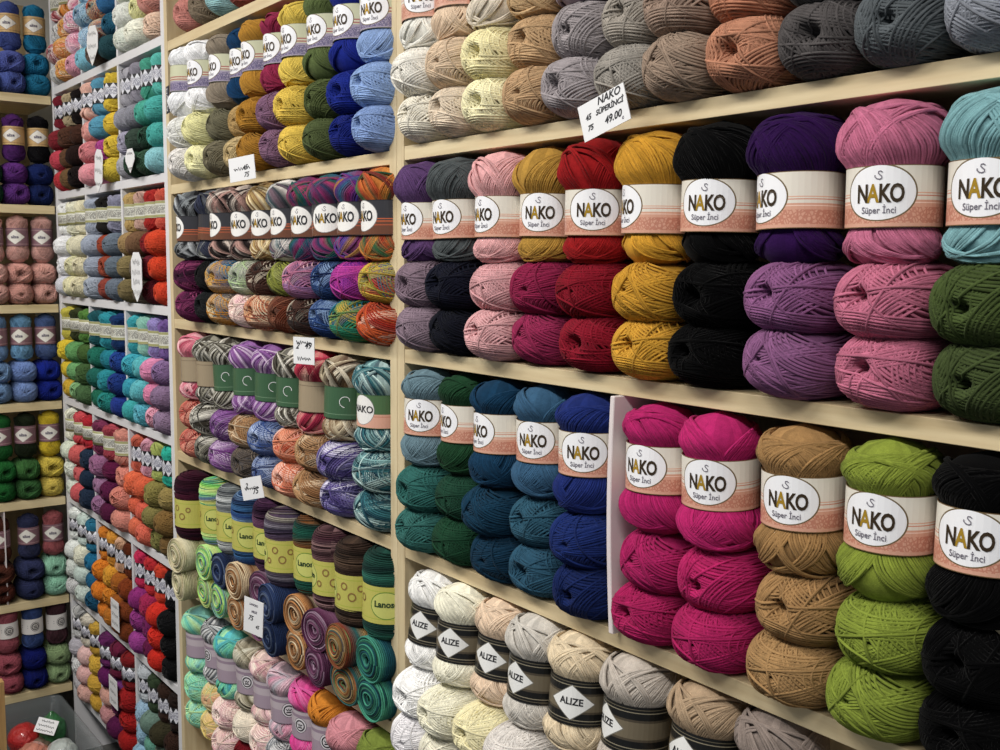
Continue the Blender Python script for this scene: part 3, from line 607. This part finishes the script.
row('B', 3, [(-2.45, 'pink striped:@pinkred', 'bandR', 90, T('coral striped:@coral', 'coral striped:@coral')), (-2.36, 'black and white striped:@zebra', 'bandR', 90, T('black and grey:@zebra', 'black and white:@zebra')),
 (-2.25, 'dark and white striped:@zebra', 'bandF', -35, T('purple and white:@purplewhite', 'purple:@purplewhite')), (-2.145, 'purple and white striped:@purplewhite', 'bandF', -30, T('caramel striped:@caramel', 'grey brown striped:@slatebrown')),
 (-2.035, 'violet and white striped:@purplewhite', 'bandF', -20, T('blue and silver:@bluegold', 'blue and silver:@bluegold')), (-1.925, 'dark and cream striped:@zebra', 'bandF', -40, T('orange and salmon:@orangesalmon', 'orange and salmon:@orangesalmon')),
 (-1.835, 'rose and cream striped:@rosered', 'bandR', -30, T('brown striped:@caramel', 'brown striped:@caramel')), (-1.725, 'beige and brown striped:@beigebrown', 'bandF', -20, T('violet and white:@violetwhite', 'violet and white:@violetwhite')),
 (-1.600, 'teal and white striped:@tealwhite', 'bandT', -52, T('teal and silver:@tealwhite', 'teal and grey:@tealwhite'))], bandname='printed', mind=.098)
row('B', 4, [(-2.452, 'dark plum:@plumcake', 'bandL', -120, T('sand:@tancake', 'sand and olive:@tancake'), -.03), (-2.355, 'neon green and blue:@neon', 'bandL', -20, T('neon green:@neon', 'neon green:@neon')),
 (-2.262, 'grey:@greycake', 'bandL', -10, T('slate blue:@navycake', 'green and blue:@neon')), (-2.165, 'blue:@bluecake', 'bandL', -15, T('dark brown:@browncake', 'brown and cream:@browncake')),
 (-2.072, 'dark purple:@purplecake', 'bandL', -30, T('mauve:@mauvecake', 'mauve:@mauvecake'), .01), (-1.972, 'slate and purple:@slatecake', 'bandL', -95, T('navy:@navycake', 'slate:@navycake'), -.01),
 (-1.868, 'brown and green:@tealbrown', 'bandL', -28, T('copper brown:@browncake', 'copper brown:@browncake'), .01), (-1.77, 'brown and plum:@plumbrown', 'bandL', -88, T('plum:@mauvecake', 'plum:@mauvecake')),
 (-1.668, 'dark brown:@darkbrown', 'bandL', -100, T('orange and green:@autumncake', 'orange and green:@autumncake'), -.006), (-1.560, 'forest green:@forest', 'bandL', -8, T('emerald:@emeraldcake', 'emerald:@emeraldcake'))],
 kind='K', fkind='S', bandname='lime', pitch=.068, ub=.137)
row('B', 5, [(-2.45, 'mint green:@mintpastel', 'bandP', -90, T('mint green:@mintpastel', 'mint green:@mintpastel'), -.01), (-2.36, 'grey and white striped:@zebragrey', 'bandP', -60, T('yellow and peach:@yellowpeach', 'yellow and mint:@yellowpeach')),
 (-2.26, 'aqua and green:@aquagreen', 'bandP', 30, T('peach and cream:@pinkcream', 'peach:@pinkcream'), -.01), (-2.165, 'linen grey:@linen', 'bandP', -30, T('cream:#E8DCC8', 'dark red:#7A1420')),
 (-2.07, 'cream and pink:@pinkcream', 'bandP', 10, T('pale cream:@pinkcream', 'blue:@candyblue')), (-1.975, 'pink and grey:@pinkgrey', 'bandP', -10, T('grey and white:@zebragrey', 'sky blue:@candyblue')),
 (-1.88, 'hot pink:@hotpink', 'bandP', -40, T('pink and grey:@pinkgrey', 'hot pink:@hotpink')), (-1.79, 'orange:#E08A1E', 'bandP', -20, T('green:#1E7A5A', 'lavender:#A8A0D0')),
 (-1.69, 'dusty pink:#D88E98', 'bandP', -20, T('dusty pink:#D88E98', 'dusty pink:#D88E98'), -.02), (-1.58, 'olive green:#7A8A34', 'bandP', -40, T('olive green:#7A8A34', 'olive green:#7A8A34'), -.01)], bandname='mauve')
# ------------------------------------------------------------------ far white unit: three cells per shelf
CELLS = [(-3.500, -3.216), (-3.198, -2.886), (-2.868, -2.548)]
CN = ['left cell', 'middle cell', 'right cell']
FAR = {  # shelf: per cell (uprights, [three lying levels top to bottom])
 0: [(['dark red striped:@candyred', 'orange striped:@candyorange', 'pink striped:@candypink'], [['white and grey:@greylace', 'orange:@candyorange', 'pink and white:@candypink'], ['red and white:@candyred', 'orange and yellow:@candyorange', 'rose and white:@candypink'], ['brown and white:@greylace', 'yellow and cream:@candyorange', 'pale pink:#E8A8BC']], 'bandV'),
     (['blue:@candyblue', 'rust striped:@candymulti', 'teal blue:#2A80A0'], [['sky blue:@candyblue', 'rust and blue:@candymulti', 'blue:#3A7AB0'], ['pale blue:@candyblue', 'orange and teal:@candymulti', 'deep teal:#2A6A88'], ['aqua:#88C8DC', 'brown:#6A5A50', 'dark teal:#2A5058']], 'bandV'),
     (['off-white:@whitespeck', 'pale yellow:#E8E8B8', 'peach:#E0B088'], [['white:@whitespeck', 'cream:#ECECD0', 'peach pink:#E0A890'], ['white:#E4E6E0', 'pale yellow:#E6E4A8', 'coral pink:#DE9C90'], ['white lace:@whitespeck', 'ivory:#E8E8D8', 'light peach:#E8C8B0']], 'bandV')],
 1: [(['dark red:#7A2230', 'beige:#B8A684', 'black:#1E1818'], [['dark red:#8A2A34', 'dark brown:#5A3A2C', 'brown:#4A2E24'], ['rose red:#D04A5C', 'brown:#6A4A34', 'brown black:#2A1C1A'], ['red:#CC3A44', 'brown:#7A5C3C', 'black:#1E1616']], 'bandW'),
     (['light peach:#E8B8A8', 'blue:#5A9CB8', 'yellow:#E8C832'], [['peach pink:#E4A098', 'sky blue:#5AA0BC', 'golden yellow:#E4C22E'], ['coral pink:#E08A90', 'magenta:#B84A98', 'yellow:#E8C830'], ['pink:#E89AA4', 'pink:#D88AA8', 'bright yellow:#E6CC38']], 'bandW'),
     (['grey:#9A98A0', 'grey mauve:#8A8692', 'sea green:#4AA890', 'turquoise:#5AC0B4'], [['grey:#8E8E98', 'grey:#85858F', 'sea green:#4CB09C', 'turquoise:#4CB8B0'], ['lilac grey:#A09CB0', 'charcoal green:#3A4A40', 'forest green:#2A4A3A', 'turquoise:#48B0A8'], ['silver grey:#A8A8B0', 'dark green:#2E4A38', 'green:#3A5A44', 'pale aqua:#8CC8D0']], 'bandW')],
 2: [(['white:#E6E6E4', 'ivory:#E2E0C8', 'cream:#D8D2B4'], [['white:#E4E4E6', 'pale yellow:#E0DEB8', 'cream:#DCD6BA'], ['white:#E0E0E4', 'cream yellow:#E0DCB4', 'cream:#D8D0B0'], ['greyish white:#D4D4DC', 'cream yellow:#E0DAB2', 'cream:#D8D0AE']], 'bandV'),
     (['blue grey:#A8B0C0', 'black:#22201E', 'lilac grey:#8A8AA0'], [['blue grey:#9CA4B4', 'rust:#A8482E', 'slate grey:#6A7684'], ['grey:#98A0B0', 'rust:#A04A34', 'slate grey:#66727E'], ['grey:#9CA4B2', 'rust:#98463A', 'slate grey:#6A7482']], 'bandV'),
     (['ochre:#C8A868', 'rosy beige:#C09A8C', 'red:#C0302C', 'coral red:#E0604C'], [['tan:#A88A5C', 'brown:#7A5A40', 'dark red:#8A1E24', 'orange red:#E04A26'], ['olive tan:#8A7A50', 'brown grey:#6E6254', 'burgundy:#6A1E2A', 'orange red:#DE4420'], ['olive brown:#7A6C48', 'grey brown:#6A5E50', 'burgundy:#641C28', 'orange red:#DC4424']], 'bandV')],
 3: [(['yellow:#D8CC4A', 'dark olive:#3A4024', 'green:#5A8A3C'], [['yellow:#E8CC1E', 'light green:#6CA864', 'moss green:#4A6A34'], ['yellow:#E6C81E', 'light green:#74AE6E', 'moss green:#48683A'], ['golden yellow:#E0B82A', 'pale green:#8ABA80', 'moss green:#4E7046']], 'bandV'),
     (['dark teal:#1E5A62', 'turquoise:#2AA0B0', 'navy blue:#1E3E74'], [['green teal:#1E7A66', 'teal:#1E8A9C', 'royal blue:#24489A'], ['green teal:#1E6E62', 'turquoise:#2494A0', 'navy blue:#223E8A'], ['emerald:#1E7258', 'teal green:#1E8C86', 'royal blue:#2A429A']], 'bandV'),
     (['turquoise:#3AB4C0', 'mint:#88C0B0', 'lavender:#9A8CC8', 'purple:#7A5CA0'], [['turquoise:#3CB0C4', 'aqua:#5ABCC4', 'pink:#DE8CB4', 'mauve:#8A6C9A'], ['turquoise:#34A4BC', 'aqua:#60BEC8', 'pink:#E088AE', 'grey mauve:#8A7090'], ['turquoise:#3AAEB0', 'sky aqua:#5CB8CC', 'light pink:#E2A0B6', 'grey mauve:#907894']], 'bandV')],
 4: [(['ivory:#E4E4D0', 'coral red:#E0545C', 'red:#C42A38'], [['white green:#D8E0CC', 'coral pink:#E26A68', 'navy:#28384E'], ['white:#DCE0D4', 'coral pink:#E06A6C', 'navy:#24344A'], ['white lace:@whitespeck', 'coral pink:#DE6468', 'navy:#26344A']], 'bandV'),
     (['plum:#8A3A5E', 'rose red:#B84A58', 'salmon:#DE9484'], [['mauve:#A06A90', 'burgundy:#6A1E48', 'salmon pink:#E08C7C'], ['mauve:#A4789C', 'burgundy:#64204A', 'salmon:#DC8878'], ['mauve:#9C6E94', 'burgundy:#5E1E44', 'salmon pink:#DE9080']], 'bandV'),
     (['coral:#E07058', 'light pink:#E4A4B8', 'yellow green:#A8B45E', 'turquoise:#1EBCA4'], [['orange coral:#EE7048', 'orange coral:#EA6A44', 'olive tan:#8C8244', 'khaki:#A08C50'], ['coral orange:#EC6C4C', 'coral:#E86850', 'khaki:#8A8048', 'brown tan:#8A6A38'], ['coral orange:#EC7654', 'coral:#E87058', 'olive:#7E7A40', 'brown:#7A5E34']], 'bandW')],
 5: [(['white:#E2E6E2', 'white mint:#D0E0D8', 'teal blue:#2A7EA0'], [['white:#DEE2DE', 'cream:#DCDCC8', 'teal blue:#1E7AA4'], ['greyish white:#CCD2CC', 'mint white:#C4D4CC', 'teal blue:#1E6E98'], ['grey lace:@greylace', 'white mint:#C8D4CC', 'deep teal:#1A5A7C']], 'bandW'),
     (['orange:#E88A1E', 'light orange:#EAA02E', 'peach:#E8B894', 'brown:#6A3018'], [['orange:#EE8A14', 'golden yellow:#E8A424', 'orange brown:#B86A1E', 'rust brown:#8A3E1A'], ['orange:#EE8816', 'orange:#E08A1A', 'brown orange:#A85E1E', 'rust brown:#84401C'], ['bright orange:#F08A1E', 'amber:#C87A1E', 'brown:#8A4A1E', 'dark rust:#7A3A1A']], 'bandW'),
     (['crimson pink:#D02A5A', 'red:#D03038', 'orange red:#E0442A', 'black:#141418'], [['magenta plum:#98307E', 'raspberry:#B02A5A', 'red:#E03020', 'black:#141416'], ['magenta plum:#9A3A88', 'plum:#7A2460', 'bright red:#E22E1E', 'black:#121214'], ['purple pink:#A8449A', 'wine:#6E1E4C', 'bright red:#DE2C1C', 'black:#121214']], 'bandW')],
 6: [(['grey lace:@greylace', 'cream:#E0D8C8', 'golden yellow:#DCB03A'], [['grey lilac:#B8B4BC', 'pale pink:#E8C0BC', 'yellow:#E4B83A'], ['grey lace:@greylace', 'light pink:#E8B8B4', 'yellow:#E2B43A'], ['pale grey:#B4B0B4', 'peach pink:#E0B0A4', 'golden yellow:#DEAE34']], 'bandW'),
     (['purple:#6E2A66', 'wine:#6A1E3C', 'dark red:#8A1E22'], [['plum:#6A2060', 'purple:#7A3A80', 'red:#A81E20'], ['peach pink:#DEA898', 'burgundy:#5A1A44', 'red:#B41E1E'], ['dusty pink:#C88E90', 'plum:#5E1C4C', 'red:#AC1C1C']], 'bandW'),
     (['pale grey:#BCC2C8', 'dark green:#3A4A34', 'dark brown:#3A2820', 'brown black:#2A1E1A'], [['light blue:#9CBCD4', 'grey green:#6A8478', 'olive brown:#3E3A28', 'dark brown:#3A261E'], ['powder blue:#94B8D0', 'mint green:#6AA894', 'grey green:#6A7A6A', 'dark brown:#34221C'], ['light blue:#8CB4CC', 'mint green:#64A08E', 'sage:#6A8474', 'dark brown:#34221C']], 'bandW')],
}
LV = ['upper', 'middle', 'lower']
for r, cells in FAR.items():
    sh = SHELFN['C'][r]; z0 = BOT['C'][r] + TH
    for ci, (ups, lying, bk) in enumerate(cells):
        lo, hi = CELLS[ci]; n = len(ups); w = (hi - lo) / n; sx = (w + .002) / 0.105
        for i in range(n):
            x = lo + w * (i + .5); po = ['leftmost', 'second', 'third', 'rightmost'][i] if n == 4 else ['leftmost', 'middle', 'rightmost'][i]
            yy = 0.030
            if inframe(x, yy, z0 + .24, .06):
                lab = '%s %s skein in white band, %s, %s of far white unit' % (po, nm(ups[i]), CN[ci], sh)
                k = min(sx, 1.0)
                skein_up(x, yy, z0 + .182, 'yarn_winding/u%d' % rnd.randrange(4), ups[i], bk, .056, -20 + rnd.uniform(-25, 20), lab,
                         'banded skeins in the cells of the far white unit', s=k)
            for l in range(3):
                zz = z0 + .0012 + (2 - l) * .0605
                if inframe(x, yy, zz + .03, .05):
                    lab = '%s %s skein in %s column, %s, %s of far white unit' % (LV[l], nm(lying[l][i]), po, CN[ci], sh)
                    o = skein_end(x + rnd.uniform(-.003, .003), 0.040 + rnd.uniform(-.010, .008), zz, 'yarn_winding/e%d' % rnd.randrange(6), lying[l][i], lab,
                              'stacked skeins in the cells of the far white unit'); o.scale = (min(sx, 1.0), 1, .98)
# ------------------------------------------------------------------ end unit on the left wall
END = {0: [('turquoise:#1E84B0', 'turquoise:#1E86B4', 'turquoise:#1E80A8'), ('blue violet:#4A5A9E', 'violet blue:#5A66B0', 'violet blue:#5262A8'), ('blue:#3A5A9A', 'blue:#3A5A9A', 'blue:#3A5A9A')],
       1: [('black:#141216', 'navy blue:#1E2E6A', 'navy blue:#1C2A5E'), ('purple:#54286A', 'purple:#6A3488', 'purple:#6E3A90'), ('green:#1E4A34', 'green:#1E4A34', 'green:#1E4A34')],
       2: [('light pink:#D8A69C', 'light pink:#DAA498', 'light pink:#D4A094'), ('light pink:#D4A298', 'light pink:#DAA094', 'light pink:#D49C90'), ('pink:#D4A298', 'pink:#D4A298', 'pink:#D4A298')],
       3: [('slate blue:#52689A', 'royal blue:#1A2E9A', 'royal blue:#1A2C94'), ('light blue:#74A6CC', 'periwinkle:#7A96D0', 'periwinkle:#7E98CC'), ('blue:#7496C0', 'blue:#7496C0', 'blue:#7496C0')],
       4: [('yellow:#E2C416', 'lemon yellow:#E4CC4A', 'lemon yellow:#E4CC58'), ('dark olive:#242E1C', 'green:#3E7038', 'green:#3A6A38'), ('green:#1E6A2E', 'green:#1E6A2E', 'green:#1E6A2E')],
       5: [('dusty rose:#B06064', 'mint green:#96CCB0', 'mint green:#98D0B4'), ('slate navy:#343858', 'slate navy:#363C62', 'slate navy:#30365A'), ('brown:#5A3024', 'brown:#5A3024', 'brown:#54281E')],
       6: [('plum brown:#4E3038', 'sage green:#8CA474', 'sage green:#8EA878'), ('denim blue:#3C5288', 'navy blue:#141E6E', 'navy blue:#121C66'), ('dusty rose:#A85864', 'dusty rose:#A85462', 'dusty rose:#A4505E')]}
for r, cols in END.items():
    z0 = BOT['L'][r] + .026; sh = SHELFN['L'][r]; bk = 'bandX' if r in (0, 1) else ('bandM' if r == 6 else 'bandY')
    for i, (a, b, c) in enumerate(cols):
        y = -0.034 - i * (0.0735 if r < 5 else .0755) - (0.012 if (r == 5 and i == 2) else 0); po = ['rightmost', 'second from right', 'third from right'][i]; X = -3.573
        if inframe(X + .03, y, z0 + .2, .04):
            skein_up(X, y, z0 + .127, 'yarn_winding/v%d' % rnd.randrange(3), a, bk, .084, [6, -4, -10][i] + (-8 if r != 6 else 20), '%s skein in paper band, %s, %s of end unit' % (nm(a), po, sh), 'banded skeins on the end unit')
        for l, sp in enumerate((b, c)):
            zz = z0 + .001 + (1 - l) * .062
            if inframe(X + .03, y, zz + .03, .04):
                skein_end(X - .022 + rnd.uniform(-.006, .004), y, zz, 'yarn_winding/f%d' % rnd.randrange(5), sp, '%s %s skein seen end-on, %s, %s of end unit' % (['upper', 'lower'][l], nm(sp), po, sh), 'skeins lying end-on on the end unit', rz=math.pi / 2, s=1.06)
B().box(-3.60, -3.535, -0.1885, -0.1855, BOT['L'][5] + .0265, BOT['L'][4] - .0005).build('partition_board', [M['foam']], None, bev=0)
tag(bpy.data.objects['partition_board.001'], 'thin pale divider standing on the sixth shelf of the end unit', 'partition')

# ------------------------------------------------------------------ price cards
def card(px_x, z, w, h, y, rx, rz_, label, lines=(), scrib=0, pointed=False, roll=0.0, seed=1):
    """card with its own thickness; writing on the front (-y) face"""
    r = random.Random(seed); t = 0.0006
    out = [(-w / 2, -h / 2), (w / 2, -h / 2), (w / 2, h / 2), (-w / 2, h / 2)]
    if pointed: out = [(-w / 2, -h / 2 + w * .45), (0, -h / 2), (w / 2, -h / 2 + w * .45), (w / 2, h / 2 - w * .25), (w / 4, h / 2), (-w / 4, h / 2), (-w / 2, h / 2 - w * .25)]
    n = len(out); v = [(a, -t, b) for a, b in out] + [(a, t, b) for a, b in out]
    f = [tuple(range(n)), tuple(range(2 * n - 1, n - 1, -1))] + [(i, n + i, n + (i + 1) % n, (i + 1) % n) for i in range(n)]; mi = [0] * len(f)
    def lay(vv, ff, x, zz, m):
        b = len(v); v.extend([(a + x, -t - .0003, c + zz) for a, c in vv]); f.extend([tuple(b + k for k in q) for q in ff]); mi.extend([m] * len(ff))
    for (body, size, x, zz, m) in lines:
        vv, ff = text_mesh(body, size, .35, .0003); lay(vv, ff, x, zz, m)
    for k in range(scrib):
        zz = h * (.3 - .6 * k / max(1, scrib - 1)) if scrib > 1 else 0; m_ = 13; ww = w * r.uniform(.28, .40)
        pts = [(-ww + 2 * ww * q / m_ + r.uniform(-.001, .001), zz + (-1) ** q * r.uniform(.02, .075) * h) for q in range(m_ + 1)]
        vv, ff = stroke(pts, .0011); lay(vv, ff, 0, 0, 1)
    o = mesh_obj('price_card', v, f, [M['card'], M['ink'], M['inkgrey']], None, midx=mi, smooth=False)
    o.location = (px_x, y, z); o.rotation_euler = (rx, roll, rz_); tag(o, label, 'price tag', 'price cards along the shelves')
card(-0.935, 1.797, .074, .044, -.045, 0, math.radians(6), 'white handwritten price card tilted against the near unit top shelf edge',
     [('NAKO', .0125, .012, .016, 1), ('SÜPERİNCİ', .0085, .010, .004, 1), ('49.00', .012, .012, -.010, 1), ('45', .009, -.024, .004, 1), ('75', .009, -.024, -.009, 1), ('c', .006, .026, -.016, 2)], roll=math.radians(-17))
card(-1.955, 1.800, .068, .046, -.055, 0, math.radians(22), 'small white price card below the mauve skeins of the middle unit', [('45', .013, .008, .001, 1), ('75', .013, .010, -.013, 1)], scrib=1, roll=math.radians(-6), seed=3)
card(-1.700, 1.464, .052, .048, -.055, 0, math.radians(18), 'white price card hanging over the middle unit shelf above the rose skein', [('2', .016, -.016, .008, 1), ('49', .016, .010, .009, 1)], scrib=2, seed=5)
card(-1.935, 1.174, .060, .044, -.055, 0, math.radians(20), 'white price card tilted on the shelf edge above the lime-banded skeins', [('2', .014, -.014, .006, 1), ('75', .016, .008, -.007, 1)], scrib=1, roll=math.radians(-14), seed=7)
card(-1.870, 0.935, .056, .070, -.085, 0, math.radians(16), 'tall white printed price card in front of the lime-banded cakes', [('LANOSO', .006, 0, .024, 2), ('MELİS', .006, .002, .010, 2), ('75', .014, -.008, -.004, 1), ('45', .010, .012, -.018, 1)], roll=math.radians(4), seed=9)
card(-2.985, 2.195, .098, .105, -.030, 0, 0, 'pointed white tag hanging in the middle cell of the far unit top', scrib=3, pointed=True, roll=.1, seed=11)
card(-2.965, 1.862, .070, .115, -.030, 0, 0, 'narrow pointed white tag hanging below the coral pink skeins of the far unit', scrib=3, pointed=True, roll=.15, seed=12)
card(-2.675, 1.580, .080, .125, -.030, 0, 0, 'pointed white tag hanging among the tan and brown skeins of the far unit', scrib=4, pointed=True, seed=13)
card(-2.700, 1.870, .070, .060, -.030, 0, 0, 'small grey white tag among silver grey skeins of the far unit', scrib=2, pointed=True, seed=14)
card(-2.945, 0.630, .070, .085, -.030, 0, 0, 'white card among the amber and brown skeins of the far unit', scrib=3, seed=15)
card(-2.985, 0.390, .075, .085, -.030, 0, 0, 'white card before the plum and burgundy skeins at the lower far unit', scrib=3, seed=16)

# small dark blue hanger card beside the first white skein of the middle unit
def vcard():
    v = [(-.016, -.0006, -.030), (.016, -.0006, -.030), (.016, -.0006, .030), (-.016, -.0006, .030), (-.016, .0006, -.030), (.016, .0006, -.030), (.016, .0006, .030), (-.016, .0006, .030)]
    f = [(0, 1, 2, 3), (7, 6, 5, 4), (0, 4, 5, 1), (1, 5, 6, 2), (2, 6, 7, 3), (3, 7, 4, 0)]; mi = [0] * 6
    vv, ff = text_mesh('NAKO', .018, 0, .0003); b = len(v)
    v += [(c + -.004, -.0010, -a) for a, c in vv]; f += [tuple(b + k for k in q) for q in ff]; mi += [1] * len(ff)
    o = mesh_obj('hanger_card', v, f, [plain('dark_blue_card', '#1E2236', .4), M['card']], None, midx=mi, smooth=False)
    o.location = (-2.405, -.036, 1.985); o.rotation_euler = (0, 0, math.radians(-8)); tag(o, 'small dark blue card with white vertical lettering beside the white skein', 'tag')
vcard()

# ------------------------------------------------------------------ plastic bin with bagged yarn at the lower left
w = N('clear_grey_plastic'); w.b.inputs['Base Color'].default_value = lin('#7E8486'); w.b.inputs['Roughness'].default_value = .25
w.b.inputs['Transmission Weight'].default_value = .0; w.b.inputs['Alpha'].default_value = .34; M['plastic'] = w.m
BC = Vector((-3.205, -0.238, 0.0)); ang = math.radians(0)
def bin_():
    L, W_, H, t = .48, .34, .237, .003
    def ring(l, w_, z, n=6, r=.03):
        p = []
        for cx, cy, a0 in ((l / 2 - r, w_ / 2 - r, 0), (-l / 2 + r, w_ / 2 - r, 90), (-l / 2 + r, -w_ / 2 + r, 180), (l / 2 - r, -w_ / 2 + r, 270)):
            for i in range(n + 1): a = math.radians(a0 + 90 * i / n); p.append((cx + r * math.cos(a), cy + r * math.sin(a), z))
        return p
    prof = [(.90, .001), (.93, .012), (.965, .12), (.985, .215), (1.0, .217), (1.03, .222), (1.035, .237), (1.0, .237), (.99, .232), (.975, .21), (.955, .12), (.92, .016), (.89, .006)]
    v = []; f = []; n = len(ring(L, W_, 0))
    for s, z in prof: v += ring(L * s, W_ * s, z)
    for j in range(len(prof) - 1): f += [(j * n + i, j * n + (i + 1) % n, (j + 1) * n + (i + 1) % n, (j + 1) * n + i) for i in range(n)]
    f.append(tuple(range(n - 1, -1, -1))); f.append(tuple(range((len(prof) - 1) * n, len(prof) * n)))
    o = mesh_obj('storage_bin', v, f, [M['plastic']]); o.location = BC; o.rotation_euler = (0, 0, ang)
    tag(o, 'translucent grey plastic bin on the floor below the end unit', 'bin')
bin_()
def bagmat(name, hexc):
    w = N(name); c = lin(hexc); g = w.n('ShaderNodeTexCoord').outputs['Object']; f = w.noise(28, g, 4, .6); f2 = w.noise(70, g, 2)
    w.put(w.b.inputs['Base Color'], w.mix(f, tuple(v * .6 for v in c[:3]) + (1,), tuple(min(1, v * 1.3) for v in c[:3]) + (1,)))
    w.b.inputs['Roughness'].default_value = .55; w.b.inputs['Coat Weight'].default_value = .8; w.b.inputs['Coat Roughness'].default_value = .12
    w.bump(w.math('ADD', f, w.math('MULTIPLY', f2, .5)), .9, .012); return w.m
def bag(x, y, z, rx, ry, rz, hexc, label, seed, knot=False):
    r = np.random.RandomState(seed); nu, nv_ = 36, 22; v = []; ks = r.randn(7, 3) * 2.2; ph = r.rand(7) * 6.28
    for j in range(nv_ + 1):
        la = -math.pi / 2 + math.pi * j / nv_
        for i in range(nu):
            lo = 2 * math.pi * i / nu; d = np.array([math.cos(la) * math.cos(lo), math.cos(la) * math.sin(lo), math.sin(la)])
            s = 1 + .07 * sum(abs(math.sin(ks[k] @ d * 2 + ph[k])) for k in range(7)) / 2
            if knot and la > 1.25: s *= 1 + (la - 1.25) * .8
            q = d * s; q[0] *= (1 - .3 * max(0, la - .9)) if knot else 1; v.append((q[0] * rx, q[1] * ry, q[2] * rz))
    f = [(j * nu + i, j * nu + (i + 1) % nu, (j + 1) * nu + (i + 1) % nu, (j + 1) * nu + i) for j in range(nv_) for i in range(nu)]
    m = bagmat('bagged_yarn_' + label.split()[0], hexc)
    o = mesh_obj('yarn_bag', v, f, [m]); o.location = (x, y, z); tag(o, label, 'bag', 'bagged yarn in the plastic bin'); return o
bag(-3.372, -.190, .150, .042, .042, .040, '#B01E1E', 'red yarn in a glossy clear bag at left of the bin', 1)
bag(-3.352, -.112, .160, .044, .036, .046, '#2E6E3E', 'green yarn in a tied clear bag at back of the bin', 2, True)
bag(-3.235, -.195, .140, .046, .042, .042, '#C8806C', 'pinkish peach yarn in a clear bag in front of the red one', 3)
bag(-3.190, -.125, .145, .050, .040, .045, '#B8C0BC', 'pale grey green yarn bag at the right of the bin', 4)
bag(-3.330, -.155, .110, .046, .040, .042, '#6A5A4A', 'brown yarn bag between the red and the green ones', 5)
card(-3.305, 0.200, .064, .044, -.140, math.radians(-35), math.radians(50), 'white handwritten card lying on the bags in the bin', scrib=3, seed=21, roll=.2)
B().box(-0.015, 0.015, -0.02, 0.02, 0, 0.56).build('wooden_post', [wood('amber_wood', '#9C7648', '#C09A66', 2)], None)
o = bpy.data.objects['wooden_post']; o.location = (-2.815, -0.372, 0); tag(o, 'pale wooden post at the bottom left corner before the bin', 'post')

# ------------------------------------------------------------------ past the 300 skeins that show largest: one object
def gather():
    bpy.context.view_layer.update()
    roots = [o for o in COL.objects if o.get('category') == 'yarn' and not o.parent]
    kids = {}
    for o in COL.objects:
        if o.parent: kids.setdefault(o.parent.name, []).append(o)
    def size(o):
        d = Vector(o.location) - Vector(CAM); k = .075 if o.type == 'EMPTY' else .045
        k *= .7 if -2.52 > o.location.x > -3.52 and o.location.y > 0 else 1.0
        return k / d.length
    roots.sort(key=size, reverse=True); rest = roots[300:]
    print('SKEINS', len(roots), 'rest', len(rest), 'by unit', sum(1 for o in rest if -3.52 < o.location.x < -2.52))
    V = []; L = []; LT = []; MI = []; UVS = []; CO = []; mats = []; nv_ = 0; names = []
    wm = M['yarn_many']
    for r in rest:
        for o in [r] + kids.get(r.name, []):
            if o.type != 'MESH': continue
            me = o.data; n = len(me.vertices); a = np.empty(n * 3, np.float32); me.vertices.foreach_get('co', a)
            mw = o.matrix_basis if not o.parent else (r.matrix_basis @ o.matrix_basis)
            mt = np.array(mw); v = a.reshape(-1, 3) @ mt[:3, :3].T + mt[:3, 3]; V.append(v.astype(np.float32))
            l = np.empty(len(me.loops), np.int32); me.loops.foreach_get('vertex_index', l); L.append(l + nv_); nv_ += n
            lt = np.empty(len(me.polygons), np.int32); me.polygons.foreach_get('loop_total', lt); LT.append(lt)
            mi = np.empty(len(me.polygons), np.int32); me.polygons.foreach_get('material_index', mi)
            ms = [s_.material for s_ in o.material_slots]; ms = [wm if m == M['yarn'] else m for m in ms]
            for m in ms:
                if m not in mats: mats.append(m)
            MI.append(np.array([mats.index(m) for m in ms], np.int32)[mi])
            u = np.empty(len(me.loops) * 2, np.float32); me.uv_layers[0].data.foreach_get('uv', u); UVS.append(u)
            CO.append(np.tile(np.array(o.color, np.float32), n))
            names.append(o)
    if not rest: return
    me = bpy.data.meshes.new('yarn_skein'); V = np.concatenate(V); L = np.concatenate(L); LT = np.concatenate(LT)
    me.vertices.add(len(V)); me.vertices.foreach_set('co', V.ravel()); me.loops.add(len(L)); me.loops.foreach_set('vertex_index', L)
    me.polygons.add(len(LT)); me.polygons.foreach_set('loop_start', np.concatenate([[0], np.cumsum(LT)[:-1]]).astype(np.int32))
    me.update(calc_edges=True)
    me.polygons.foreach_set('material_index', np.concatenate(MI)); me.polygons.foreach_set('use_smooth', np.ones(len(LT), bool))
    me.uv_layers.new(name='UVMap').data.foreach_set('uv', np.concatenate(UVS))
    at = me.color_attributes.new('dye', 'FLOAT_COLOR', 'POINT'); at.data.foreach_set('color', np.concatenate(CO))
    for m in mats: me.materials.append(m)
    me.update(); o = bpy.data.objects.new('yarn_skein', me); COL.objects.link(o)
    o['kind'] = 'stuff'; o['label'] = 'hundreds of small many-coloured skeins packed in the cells of the far white unit'; o['category'] = 'yarn'
    for r in rest:
        for c in kids.get(r.name, []): bpy.data.objects.remove(c)
        bpy.data.objects.remove(r)
gather()
